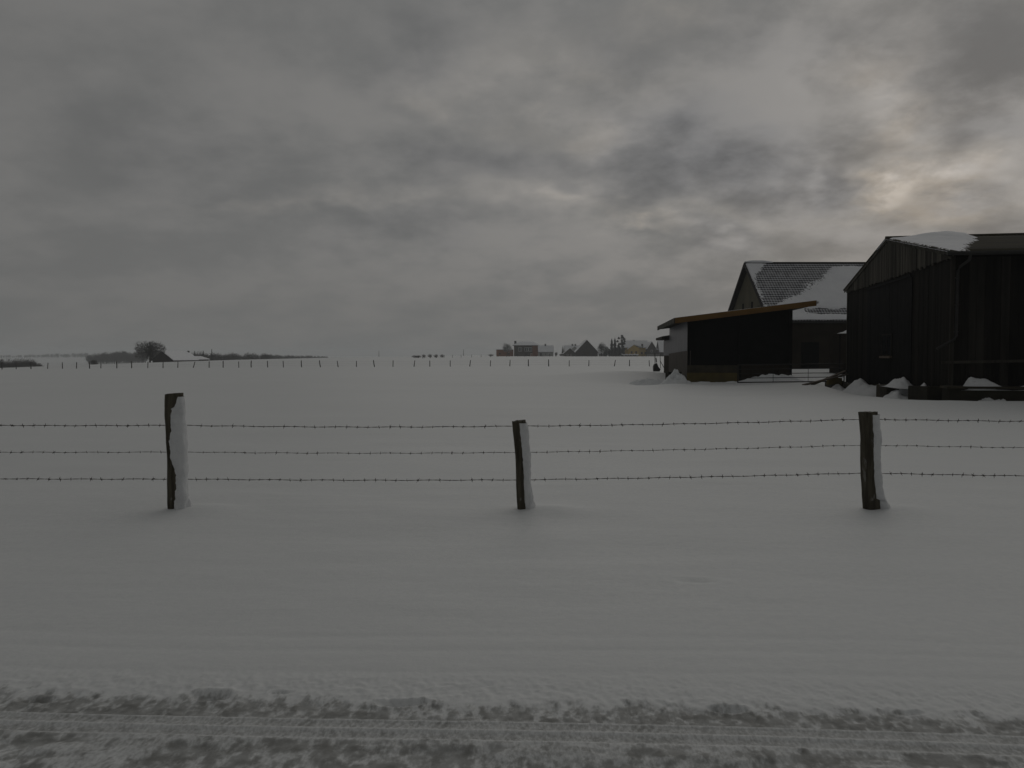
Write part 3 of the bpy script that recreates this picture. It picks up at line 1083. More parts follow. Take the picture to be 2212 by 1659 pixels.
tag(o, 'dark stone slab sticking out behind the snow heap', 'slab')


def gate():
    # hangs between the shed front and the far corner of the timber barn
    a = Vector((13.05, 46.2, .16))
    c = Vector((19.35, 46.6, .22))
    b = empty('field_gate', a, 'long black tubular field gate in front of the shed', 'gate')
    up = Vector((0, 0, 1))
    zs = [.0, .25, .50, .76, 1.02]
    for i, z in enumerate(zs):
        MB().tube([a + up * z, c + up * z], .032 if i in (0, 4) else .020, 8).build('rail', M['iron'], b)
    for f in (0, 1):
        p = a.lerp(c, f)
        MB().tube([p - up * .02, p + up * 1.04], .038, 8).build('stile', M['iron'], b)
    for f in (.33, .66):
        p = a.lerp(c, f)
        MB().tube([p + up * .03, p + up * 1.0], .013, 8).build('brace', M['iron'], b)


gate()


def plank(p0, p1, w, th, label):
    p0, p1 = Vector(p0), Vector(p1)
    t = (p1 - p0).normalized()
    s = t.cross(Vector((0, 0, 1))).normalized() * (w / 2)
    n = Vector((0, 0, th))
    o = MB().hexa([p0 - s, p0 + s, p1 + s, p1 - s, p0 - s + n, p0 + s + n, p1 + s + n, p1 - s + n]).build('plank', M['plank'], loc=p0)
    return tag(o, label, 'plank', 'planks by the barn corner')


plank((15.9, 43.6, gz(15.9, 43.6) - .02), (19.0, 45.4, .62), .24, .06, 'lower of the planks leaning towards the far barn corner')
plank((16.5, 43.9, gz(16.5, 43.9) - .02), (19.1, 45.8, .80), .20, .06, 'upper of the planks leaning towards the far barn corner')
o = MB().hexa([(18.2, 46.0, .05), (19.0, 46.0, .05), (19.0, 46.3, .05), (18.2, 46.3, .05), (18.25, 46.0, .5), (19.0, 46.0, .42), (19.0, 46.3, .42), (18.25, 46.3, .5)]).build('timber_offcut', M['ochre'], loc=(18.6, 46.1, .05))
tag(o, 'short yellowish timber offcut behind the leaning planks', 'timber')


def implement():
    Y = 93.0
    k = 1.5
    b = empty('farm_implement', (16.9, Y, gz(16.9, Y)), 'dark farm implement with upright arms standing left of the shed', 'farm implement')
    z = -.3
    m = MB()
    m.prism([(16.45, Y - .3, z), (17.05, Y - .3, z), (17.22, Y - .3, .10), (16.98, Y - .3, .36), (16.80, Y - .3, .80), (16.56, Y - .3, .72), (16.42, Y - .3, .42)], (0, .6, 0))
    m.build('body', M['iron'], b)
    MB().tube([(16.630, Y, 0.800), (16.600, Y, 1.925)], .045, 8).build('arm', M['iron'], b)
    MB().tube([(16.780, Y - .1, 0.875), (16.720, Y - .1, 1.400)], .06, 8).build('arm', M['iron'], b)
    MB().tube([(17.275, Y, 0.200), (17.200, Y, 1.850)], .03, 8).build('arm', M['iron'], b)
    MB().tube([(17.200, Y, 1.100), (17.875, Y, -0.100)], .035, 8).build('strut', M['iron'], b)
    MB().tube([(17.800, Y, -0.250), (17.830, Y, 1.325)], .085, 8).build('roller', M['iron'], b)


implement()


# ------------------------------------------------------------------ near barbed wire fence
def near_post(x, y, h, w, dpt, lean, seed, split, label, top_tilt=0.0, thick=(.03, .05)):
    zb = gz(x, y) - .25
    b = empty('fence_post', (x, y, zb), label, 'fence post', 'posts of the near barbed wire fence')
    rnd = random.Random(seed)
    n, k = 40, 44
    H = h + .25
    rad = [1 + .05 * math.sin(3 * 2 * math.pi * j / n + seed) + rnd.uniform(-.02, .02) for j in range(n)]

    def section(f, j, off=0.0):
        q = 2 * math.pi * j / n
        taper = 1.0 - .06 * f + .03 * math.sin(f * 7 + seed)
        nn = .07 * math.sin(q * 17 + 3 * math.sin(f * 5)) * .25 + .10 * float(fbm(np.array([math.cos(q) * 1.5 + seed]), np.array([f * 7.0 + math.sin(q)]), seed, 3)[0])
        r = rad[j % n] * taper * (1 + nn)
        c, s_ = math.cos(q), math.sin(q)
        # superellipse: flattened split log
        e = (abs(c) ** 2.8 + abs(s_) ** 2.8) ** (-1 / 2.8)
        cx = x + lean * (f * H - .25) / h + .006 * math.sin(f * 9 + seed)
        return cx + (w / 2 * r * e + off) * c, y + (dpt / 2 * r * e + off) * s_
    vs, fs = [], []
    for i in range(k + 1):
        f = i / k
        for j in range(n):
            px, py = section(f, j)
            z = zb + f * H
            if i == k: z += top_tilt * (px - x) + rnd.uniform(-.006, .006)
            vs.append((px, py, z))
    for i in range(k):
        for j in range(n):
            fs.append((i * n + j, i * n + (j + 1) % n, (i + 1) * n + (j + 1) % n, (i + 1) * n + j))
    fs.append(tuple(range(k * n, (k + 1) * n)))
    MB().add(vs, fs).build('log', M['bark'], b, smooth=False)
    # snow plastered on the windward right side, from the split line on the front round to the back
    ki, kj = 60, 26
    sv, sf = [], []
    f0, f1 = .10, 1 - .022
    for i in range(ki + 1):
        f = f0 + (f1 - f0) * i / ki
        a0 = split(f) + .22 * float(fbm(np.array([f * 26.0]), np.array([seed * 1.7]), seed + 9, 4, .6)[0])                       # x fraction of the width where the snow starts on the front face
        q0 = -math.acos(max(-.99, min(.99, a0)))      # front is negative y
        q1 = R(62)
        row = []
        for j in range(kj + 1):
            s_ = j / kj
            q = q0 + (q1 - q0) * s_
            jj = (q / (2 * math.pi) * n) % n
            nz = float(fbm(np.array([q * 2.2 + seed]), np.array([f * 16.0]), seed + 5, 4)[0])
            edge = min(1, s_ / .10, (1 - s_) / .14)
            tt = (thick[0] + (thick[1] - thick[0]) * max(0, math.cos(q))) * (1 + 1.5 * nz) * max(edge, 0) ** .6
            tt *= min(1, (1 - f) * H / .03) ** .5 if f > .9 else 1
            grow_ = 1 + (1.0 + 8.0 * max(0, math.cos(q))) * max(0, (.36 - f) / .36) ** 2
            j0 = int(math.floor(jj)); fr = jj - j0
            p0, p1 = section(f, j0, tt * grow_ - .004), section(f, j0 + 1, tt * grow_ - .004)
            sv.append((p0[0] * (1 - fr) + p1[0] * fr, p0[1] * (1 - fr) + p1[1] * fr, zb + f * H))
    for i in range(ki):
        for j in range(kj):
            sf.append((i * (kj + 1) + j, i * (kj + 1) + j + 1, (i + 1) * (kj + 1) + j + 1, (i + 1) * (kj + 1) + j))
    # close the top of the plaster against the log
    MB().add(sv, sf).build('plastered_snow', M['caked_snow'], b, smooth=True)
    # wire staples
    return b


def split1(f):
    bumps = float(fbm(np.array([f * 9.0]), np.array([2.2]), 61, 4, .6)[0])
    v = -.30 + 1.0 * bumps
    if f > .90: v = .18 + 5 * (f - .90)
    if .22 < f < .42: v += .22
    return v


near_post(-3.78, 9.0, 1.29, .205, .16, -.015, 3, split1, 'left near fence post, thickly plastered with snow over most of its front', top_tilt=.09, thick=(.030, .018))
near_post(.14, 9.0, .99, .158, .15, -.06, 8, lambda f: .10 + .06 * math.sin(f * 5), 'middle near fence post, leaning left and the shortest of the three', top_tilt=.10, thick=(.022, .022))
near_post(4.08, 9.0, 1.09, .200, .16, -.065, 13, lambda f: .08 + .05 * math.sin(f * 6 + 1) + (.4 if .17 < f < .27 else 0), 'right near fence post with flaky bark, in front of the timber barn', top_tilt=.02, thick=(.022, .024))
near_post(-7.75, 9.0, 1.15, .22, .16, .02, 21, lambda f: .1 + .1 * math.sin(f * 4), 'near fence post just beyond the left edge of the view', thick=(.022, .022))
near_post(8.1, 9.0, 1.1, .22, .16, -.03, 29, lambda f: .1 + .1 * math.sin(f * 5), 'near fence post just beyond the right edge of the view', thick=(.022, .022))

barb_mesh = None


def strand(zs, r, label, seed):
    """zs: heights at the five posts"""
    global barb_mesh
    xs = [-7.75, -3.80, .08, 4.03, 8.1]
    yy = 9.095
    rnd = random.Random(seed)
    b = empty('barbed_wire', (xs[0], yy, zs[0]), label, 'barbed wire', 'strands of the near barbed wire fence')
    pts = []
    step = .035
    for i in range(4):
        n = int((xs[i + 1] - xs[i]) / step)
        for k in range(n + (i == 3)):
            f = k / n
            sag = -.012 * 4 * f * (1 - f) * (1 + .3 * math.sin(seed + i))
            pts.append((xs[i] + (xs[i + 1] - xs[i]) * f, zs[i] + (zs[i + 1] - zs[i]) * f + sag + .0025 * math.sin(k * .37 + seed)))
    for ph in (0, math.pi):
        m = MB()
        m.tube([(p[0], yy + r * .75 * math.cos(i * 1.1 + ph), p[1] + r * .75 * math.sin(i * 1.1 + ph)) for i, p in enumerate(pts)], r, 5)
        m.build('wire', M['wire'], b)
    if barb_mesh is None:
        m = MB()
        for q in range(5):
            pass
        ring = [(-.006 + .003 * q, .0068 * math.cos(q * 1.9), .0068 * math.sin(q * 1.9)) for q in range(5)]
        m.tube(ring, .0030, 5)
        m.tube([(-.004, 0, .006), (-.007, -.002, .024)], [.0026, .001], 4)
        m.tube([(.004, 0, -.006), (.008, .003, -.022)], [.0026, .001], 4)
        m.tube([(-.002, -.006, .0), (.004, -.022, .007)], [.0026, .001], 4)
        m.tube([(.002, .006, .0), (-.004, .022, -.006)], [.0026, .001], 4)
        barb_mesh = bpy.data.meshes.new('barb')
        barb_mesh.from_pydata(m.v, [], m.f)
        barb_mesh.materials.append(M['wire'])
    x = -6.9 + rnd.uniform(0, .1)
    while x < 6.9:
        z = float(np.interp(x, [p[0] for p in pts], [p[1] for p in pts]))
        if min(abs(x - q) for q in xs) > .16:
            o = bpy.data.objects.new('barb', barb_mesh)
            o.parent = b
            o.location = Vector((x, yy, z)) - b.location
            sc_ = rnd.uniform(.8, 1.3) * (r / .0024) ** .5
            o.scale = (sc_, sc_, sc_)
            o.rotation_euler = (rnd.uniform(0, 6.28), rnd.uniform(-.25, .25), 0)
            sc.collection.objects.link(o)
        x += rnd.uniform(.112, .128)


def hz_(py):
    return EYE + (355 - py) / 800 * 9.095


strand([hz_(423.0), hz_(425.4), hz_(426.3), hz_(419.3), hz_(422.5)], .0026, 'top strand of barbed wire on the near fence', 1)
strand([hz_(450.0), hz_(452.2), hz_(452.7), hz_(445.3), hz_(450)], .0019, 'thin middle strand of barbed wire on the near fence', 2)
strand([hz_(477.0), hz_(479.5), hz_(480.4), hz_(473.5), hz_(478)], .0026, 'bottom strand of barbed wire on the near fence', 3)


# ------------------------------------------------------------------ far fences
ORD = ['first', 'second', 'third', 'fourth', 'fifth', 'sixth', 'seventh', 'eighth', 'ninth', 'tenth', 'eleventh', 'twelfth', 'thirteenth', 'fourteenth', 'fifteenth', 'sixteenth', 'seventeenth', 'eighteenth', 'nineteenth', 'twentieth']


def ordinal(i):
    if i < 20: return ORD[i]
    tens = {2: 'twent', 3: 'thirt', 4: 'fort', 5: 'fift'}[(i + 1) // 10]
    return tens + 'ieth' if (i + 1) % 10 == 0 else tens + 'y-' + ORD[(i + 1) % 10 - 1]


def stake_mesh(r, h, seed):
    rnd = random.Random(seed)
    m = MB()
    n = 7
    rows = 6
    vs, fs = [], []
    for i in range(rows + 1):
        f = i / rows
        for j in range(n):
            q = 2 * math.pi * j / n
            rr = r * (1.05 - .15 * f) * (1 + rnd.uniform(-.08, .08))
            vs.append((rr * math.cos(q) + .02 * math.sin(f * 4 + seed), rr * math.sin(q), -.35 + (h + .35) * f + (rnd.uniform(-.02, .04) if i == rows else 0)))
    for i in range(rows):
        for j in range(n):
            fs.append((i * n + j, i * n + (j + 1) % n, (i + 1) * n + (j + 1) % n, (i + 1) * n + j))
    fs.append(tuple(range(rows * n, (rows + 1) * n)))
    m.add(vs, fs)
    me = bpy.data.meshes.new('stake')
    me.from_pydata(m.v, [], m.f)
    me.materials.append(M['far_wood'])
    return me


stakes = [stake_mesh(.085, 1.22, 1), stake_mesh(.095, 1.30, 2), stake_mesh(.075, 1.15, 3)]
# feet of the far fence, as view slopes x/y times its distance of 155 m; second value: lean
FAR = []
for cx in (15, 115, 220, 338, 443, 542, 635, 715, 827, 932, 1047, 1155, 1259, 1368, 1480, 1580, 1690, 1778, 1895, 2007, 2135):
    FAR.append([cx * .565 / 4, .02 if cx != 1368 else .28])
for cx, ln in ((122, -.14), (327, -.14), (540, 0), (751, -.12), (966, -.03), (1210, .16), (1395, -.04), (1633, .03), (1858, .18), (2100, -.02)):
    FAR.append([(1240 + cx * .3436) / 4, ln])
for cx, ln in ((386, -.02), (591, 0), (815, 0), (1040, 0), (1258, .02), (1540, .18), (1709, .03), (1928, 0)):
    FAR.append([(1900 + cx * .3617) / 4, ln])
rnd = random.Random(17)
fx_line = []
for i, (px, ln) in enumerate(FAR):
    Y = 155 + rnd.uniform(-.8, .8)
    X = (px - 512) / 800 * Y
    o = bpy.data.objects.new('field_post', rnd.choice(stakes))
    o.location = (X, Y, gz(X, Y))
    o.rotation_euler = (rnd.uniform(-.05, .05), ln + rnd.uniform(-.03, .03), rnd.uniform(0, 6))
    if abs(ln) > .1: o.rotation_euler.z = 0
    sc.collection.objects.link(o)
    lean = ' leaning' if abs(ln) > .1 else ''
    tag(o, f'thin dark{lean} post of the fence across the field, {ordinal(i)} from the left', 'fence post', 'posts of the fence across the field')
    fx_line.append((X, Y, gz(X, Y)))
for k, (hh, nm) in enumerate(((.35, 'lower'), (.70, 'middle'), (1.05, 'upper'))):
    o = MB().tube([(x, y + .1, z + hh) for x, y, z in fx_line], .004, 4).build('fence_wire', M['wire'], loc=fx_line[0])
    tag(o, f'{nm} faint wire strung along the posts across the field', 'fence wire', 'wires of the fence across the field')

SEC = []
for cx in (1313, 1402, 1475, 1562, 1657, 1760, 1883, 1993, 2100):
    SEC.append((1240 + cx * .3436) / 4)
for cx in (256, 350, 377, 470, 545, 602, 675, 748, 822, 890, 962, 1035, 1108, 1180, 1252, 1325, 1398, 1470, 1548, 1625, 1700, 1775, 1850, 1920):
    SEC.append((1900 + cx * .3617) / 4)
small = [stake_mesh(.085, 1.25, 11), stake_mesh(.07, 1.05, 12)]
for i, px in enumerate(SEC):
    Y = float(np.interp(px, [415, 500, 600, 720], [300, 400, 452, 462]))
    X = (px - 512) / 800 * Y
    o = bpy.data.objects.new('pasture_post', small[0 if i < 14 else 1])
    o.location = (X, Y, gz(X, Y))
    o.rotation_euler = (0, rnd.uniform(-.06, .06), rnd.uniform(0, 6))
    sc.collection.objects.link(o)
    tag(o, f'tiny post of the pasture fence below the village, {ordinal(i)} from the left', 'fence post', 'posts of the pasture fence below the village')


# ------------------------------------------------------------------ trees
def pyramid(vs, fs, p, q, w):
    """slim three-sided spike from p to q"""
    t = (q - p).normalized()
    a = t.orthogonal().normalized() * w
    b = t.cross(a)
    k = len(vs)
    vs.extend([tuple(p + a), tuple(p - a * .5 + b * .87), tuple(p - a * .5 - b * .87), tuple(q)])
    fs.extend([(k, k + 1, k + 3), (k + 1, k + 2, k + 3), (k + 2, k, k + 3)])


def bare_arrays(h, spread, seed, trunk=.22, twig=.05, first=.2, n=800, shape=1.0):
    """trunk+limbs MB and twigs (verts, faces) of a leafless tree standing at the origin"""
    rnd = random.Random(seed)
    limbs = MB()
    tv, tf = [], []
    zc, rz_ = h * (first + 1) / 2, h * (1 - first) / 2
    cl = [(rnd.uniform(0, 6.283), rnd.uniform(-.8, .95), rnd.uniform(.22, .42)) for _ in range(9)]

    def env(v):
        k = .72 + .10 * math.sin(3 * math.atan2(v.y, v.x) + seed)
        for az, el, wd in cl:
            c = Vector((math.cos(az) * math.sqrt(1 - el * el), math.sin(az) * math.sqrt(1 - el * el), el))
            k += .34 * max(0, 1 - (v - c).length / (wd * 2.2))
        return min(k, 1.08)
    limbs.tube([(0, 0, -.4), (.02 * h, 0, h * .3), (0, .02 * h, h * .62), (.01 * h, 0, h * .9)], [trunk, trunk * .75, trunk * .4, trunk * .12], 6, caps=False)
    for i in range(16):
        v = Vector((rnd.gauss(0, 1), rnd.gauss(0, 1), rnd.gauss(.25, .8))).normalized()
        e = env(v) * rnd.uniform(.6, .95)
        tip = Vector((v.x * spread * e, v.y * spread * e, zc + v.z * rz_ * e))
        st = Vector((0, 0, max(.1 * h, min(h * .75, tip.z - (abs(tip.x) + abs(tip.y)) * .7 - .08 * h))))
        mid = st.lerp(tip, .5) + Vector((rnd.uniform(-.1, .1) * spread, rnd.uniform(-.1, .1) * spread, .05 * h))
        limbs.tube([st, mid, tip], [trunk * .4, trunk * .22, trunk * .05], 4, caps=False)
    for i in range(n):
        v = Vector((rnd.gauss(0, 1), rnd.gauss(0, 1), rnd.gauss(0, 1))).normalized()
        e = env(v)
        r = rnd.random() ** .45 * e
        p = Vector((v.x * spread * r, v.y * spread * r, zc + v.z * rz_ * r * shape))
        d = (Vector((v.x, v.y, v.z * .7 + .45)) + Vector((rnd.gauss(0, .45), rnd.gauss(0, .45), rnd.gauss(0, .4)))).normalized()
        ln = rnd.uniform(.05, .13) * (spread + rz_)
        pyramid(tv, tf, p - d * ln * .5, p + d * ln * .6, twig * rnd.uniform(.5, 1.2))
    return limbs, tv, tf


def bare_tree(name, x, y, h, spread, seed, label, mat='twig', cat='tree', z=None, group='bare trees in the village', **kw):
    z = gz(x, y) if z is None else z
    b = empty(name, (x, y, z), label, cat, group)
    limbs, tv, tf = bare_arrays(h, spread, seed, **kw)
    o = Vector((x, y, z))
    limbs.v = [tuple(Vector(p) + o) for p in limbs.v]
    limbs.build('trunk', M['twig'], b)
    MB().add([tuple(Vector(p) + o) for p in tv], tf).build('crown', M[mat], b)
    return b


def conifer(name, x, y, h, w, seed, label, z=None, column=True, n=900, group='evergreens in the village'):
    z = gz(x, y) if z is None else z
    rnd = random.Random(seed)
    b = empty(name, (x, y, z), label, 'tree', group)
    MB().tube([(x, y, z - .3), (x, y, z + h * .9)], [.18, .03], 6).build('trunk', M['twig'], b)
    vs, fs = [], []
    for i in range(n):
        f = rnd.random() ** .8
        if column:
            rad = w / 2 * min(1, (1 - f) * 2.6) ** .8 * (1 + .18 * math.sin(f * 30 + seed))
        else:
            rad = w / 2 * (1 - f) * (1 + .25 * math.sin(f * 25 + seed))
        q = rnd.uniform(0, 6.283)
        r = rad * rnd.uniform(.35, 1.0)
        p = Vector((x + .5 * r * math.cos(q), y + .5 * r * math.sin(q), z + f * h * .96))
        e = Vector((x + r * math.cos(q), y + r * math.sin(q), p.z + (.5 if column else -.25) * rnd.uniform(.4, 1.2)))
        if (e - p).length > .02:
            pyramid(vs, fs, p, e, rnd.uniform(.10, .22))
    pyramid(vs, fs, Vector((x, y, z + h * .85)), Vector((x, y, z + h)), .12)
    MB().add(vs, fs).build('crown', M['needle'], b)
    return b


VY = 480.0


def VX(px, Y=VY):
    return (px - 512) / 800 * Y


def VZ(py, Y=VY):
    return EYE + (355 - py) / 800 * Y


# the big round tree in front of the low barn on the left
bare_tree('broad_tree', -.4525 * 262, 262, VZ(339.5, 262) - gz(-.4525 * 262, 262), 5.2, 5, 'broad bushy bare tree in front of the half-sunken barn at left', group='trees at the left farm', trunk=.35, twig=.06, first=.04, n=2600)
bare_tree('frosted_tree', VX(507), VY + 14, VZ(342) - gz(VX(507), 494), 3.8, 9, 'pale frosted tree behind the low red brick annex', mat='frost', n=1500, twig=.06, first=.2)
bare_tree('bare_tree', VX(584, 500), 500, VZ(340, 500) - 1, 3.0, 12, 'bare tree whose top shows behind the dark gabled barn', twig=.05)
bare_tree('bare_tree', VX(601.5), VY, VZ(341.5) - 1, 3.4, 15, 'tall bare tree just right of the dark gabled barn', n=1500, twig=.06, first=.12)
bare_tree('bare_tree', VX(606.5, 486), 486, VZ(345.5) - 1, 2.8, 18, 'lower bare tree beside the columnar evergreens', n=1300, twig=.06, first=.10)
bare_tree('shrub', VX(610, 478), 478, 3.6, 1.6, 22, 'dark shrub at the foot of the columnar evergreens', cat='shrub', twig=.06, first=.05)
conifer('columnar_evergreen', VX(611.7), VY, VZ(338.4) - .9, 2.5, 1, 'left of the two tall columnar evergreens')
conifer('columnar_evergreen', VX(614.8), VY, VZ(337.6) - .9, 2.7, 2, 'right of the two tall columnar evergreens')
conifer('columnar_evergreen', VX(618.4, 474), 474, VZ(343) - .9, 2.6, 3, 'shorter evergreen left of the ragged pine')
conifer('evergreen_bush', VX(609.5, 474), 474, 4.2, 2.8, 6, 'low dark evergreen left of the columnar evergreens', n=600)
conifer('evergreen_bush', VX(616.5, 472), 472, 5.0, 3.4, 7, 'low dark evergreen in front of the columnar evergreens', n=600)


for px_, Y_, h_, w_, sd_, lb_ in ((605.5, 476, 3.4, 3.2, 91, 'low evergreen furthest left in the village shrubbery'), (612.3, 470, 4.4, 4.0, 92, 'broad low evergreen between the columnar evergreens and the feed trough'),
                               (619.5, 470, 6.0, 3.6, 93, 'bushy evergreen under the ragged pine'), (622.8, 476, 5.0, 3.4, 94, 'bushy evergreen at the left corner of the yellow house')):
    conifer('evergreen_bush', VX(px_, Y_), Y_, h_, w_, sd_, lb_, n=700)


def pine():
    x, y = VX(621.3, 484), 484
    z = gz(x, y)
    b = empty('pine_tree', (x, y, z), 'ragged pine with tufted crown, tallest tree beside the yellow house', 'tree', 'evergreens in the village')
    h = VZ(335, 484) - z
    MB().tube([(x, y, z - .2), (x + .2, y, z + h * .5), (x - .1, y, z + h * .95)], [.25, .16, .05], 6).build('trunk', M['twig'], b)
    rnd = random.Random(4)
    vs, fs = [], []
    tufts = [(-2.4, .70, 1.0), (-1.6, .84, .9), (.3, .95, 1.1), (1.6, .80, 1.3), (.2, .74, 1.0), (-.9, .58, 1.2), (1.5, .60, 1.3), (.6, .45, 1.5), (-.6, .32, 1.5), (1.5, .34, 1.4), (.3, .18, 1.7), (-1.6, .88, .5), (1.9, .70, .9), (1.0, .12, 1.5)]
    for (ox, f, r) in tufts + [(.1, .86, .9), (.4, .66, 1.1), (.2, .54, 1.2), (.9, .88, .8), (.3, .27, 1.6)]:
        c = Vector((x + ox, y + rnd.uniform(-.8, .8), z + h * f))
        t0 = Vector((x, y, z + h * (f - .05)))
        if (c - t0).length > .1: pyramid(vs, fs, t0, c, .08)
        for i in range(170):
            v = Vector((rnd.gauss(0, 1), rnd.gauss(0, 1), rnd.gauss(0, .7))).normalized()
            pyramid(vs, fs, c + v * r * rnd.uniform(.1, .5), c + v * r * rnd.uniform(.6, 1.05), rnd.uniform(.06, .14))
    MB().add(vs, fs).build('crown', M['needle'], b)


pine()


def wood(name, label, spots, seed, mat='twig', twig=.10):
    """far-off wood that reads as one mass: many trees joined"""
    rnd = random.Random(seed)
    variants = []
    for i in range(5):
        limbs, tv, tf = bare_arrays(10, 3.4, seed + i, twig=twig, first=.05, trunk=.2, n=330)
        tri = [f for q in limbs.f for f in ((q[0], q[1], q[2]), (q[0], q[2], q[3]))]
        V = np.array(limbs.v + tv)
        F = np.array(tri + [(a + len(limbs.v), b + len(limbs.v), c + len(limbs.v)) for a, b, c in tf])
        variants.append((V, F))
    VV, FF, off = [], [], 0
    for (x, y, z, h) in spots:
        V, F = rnd.choice(variants)
        q = rnd.uniform(0, 6.28)
        s_ = h / 10.0
        c, sn = math.cos(q), math.sin(q)
        W = np.stack([(V[:, 0] * c - V[:, 1] * sn) * s_ * 1.1 + x, (V[:, 0] * sn + V[:, 1] * c) * s_ * 1.1 + y, V[:, 2] * s_ + z], 1)
        VV.append(W); FF.append(F + off); off += len(V)
    o = np_mesh(name, np.concatenate(VV), np.concatenate(FF), M[mat], False)
    return tag(o, label, 'wood', kind='stuff')


def spots_line(n, fpx, fY, fh, seed, jy=25):
    rnd = random.Random(seed)
    out = []
    for i in range(n):
        f = (i + rnd.random()) / n
        Y = fY(f) + rnd.uniform(-jy, jy)
        X = (fpx(f) - 512) / 800 * Y
        z = gz(X, Y)
        h = fh(f, X, Y, z) * rnd.uniform(.72, 1.14)
        if h > 1: out.append((X, Y, z, h))
    return out


def top_at(py):  # tree height so that its top reaches a given elevation
    return lambda f, X, Y, z: EYE + (355 - (py(f) if callable(py) else py)) / 800 * Y - z


wood('far_wood', 'long hazy line of woodland on the horizon at far left', spots_line(150, lambda f: -60 + 290 * f, lambda f: 1750, top_at(lambda f: 353.8 + 1.2 * math.sin(f * 9)), 3, 50), 100, twig=.16)
wood('hill_wood', 'bluish grey wood left of the broad bare tree', spots_line(95, lambda f: 88 + 58 * f, lambda f: 820, top_at(lambda f: 355.0 - 4.2 * min(1, f * 2.2)), 5, 60), 200, twig=.13)
wood('hedge_wood', 'dark thicket at the left picture edge behind the far fence', spots_line(90, lambda f: -30 + 74 * f, lambda f: 330, top_at(lambda f: 358.6 if f < .84 else 358.6 + 40 * (f - .84)), 7, 16), 300, twig=.07)
wood('tree_belt', 'belt of bare trees running right from the half-sunken barn', spots_line(120, lambda f: 186 + 84 * f, lambda f: 430 + 120 * f, top_at(lambda f: 352.0 + 1.6 * f + 1.0 * math.sin(f * 31)), 11, 12), 400, twig=.07)
wood('tree_belt', 'hazier far end of the tree belt tapering onto the horizon', spots_line(100, lambda f: 262 + 66 * f, lambda f: 640 + 260 * f, top_at(lambda f: 353.4 + 2.6 * f), 13, 20), 500, twig=.09)
bare_tree('hedge_tree', -.5225 * 300, 300, 3.4, 1.8, 31, 'low dark bush between thicket and broad tree at left', cat='shrub', group='shrubs at the left farm', twig=.06, first=.03, z=VZ(361.4, 300) - 2.4)
for px, Y, top, lab, sd in ((195, 424, 350.6, 'pointed dark conifer nearest the half-sunken barn', 41), (203.5, 426, 350.4, 'middle pointed conifer standing above the tree belt', 42), (212, 428, 348.6, 'thinnest and tallest conifer above the tree belt', 43)):
    X = VX(px, Y)
    conifer('field_conifer', X, Y, VZ(top, Y) - gz(X, Y), 3.4 if sd < 43 else 1.8, sd, lab, column=False, group='conifers in the tree belt', n=700)
# reeds and shrubs in the pasture, far poles
rs = random.Random(6)
sh = 0
for px, w in ((415, 1.6), (418.5, 1.5), (424, 1.0), (430, 1.2), (436, 1.2), (442, 1.0)):
    Y = 318.0
    sh += 1
    bare_tree('dry_shrub', VX(px, Y), Y, 1.7 if px > 420 else 1.3, w, 50 + sh, f'{ordinal(sh - 1)} from left of the dry shrubs along the pasture fence', cat='shrub', group='dry shrubs along the pasture fence', twig=.022, first=.02, trunk=.05)
bare_tree('dry_shrub', VX(491, 430), 430, 1.6, 1.9, 60, 'dry shrub left of the red brick annex', cat='shrub', group='dry shrubs along the pasture fence', twig=.025, first=.02, trunk=.05)
for px, top, lab in ((379, 350.6, 'thin far-off pole on the empty horizon'), (463.6, 349.4, 'thin far-off pole left of the red brick annex')):
    Y = 700.0
    o = MB().tube([(VX(px, Y), Y, gz(VX(px, Y), Y) - .5), (VX(px, Y), Y, VZ(top, Y))], [.26, .14], 8).build('utility_pole', M['far_wood'], loc=(VX(px, Y), Y, 1))
    tag(o, lab, 'pole')


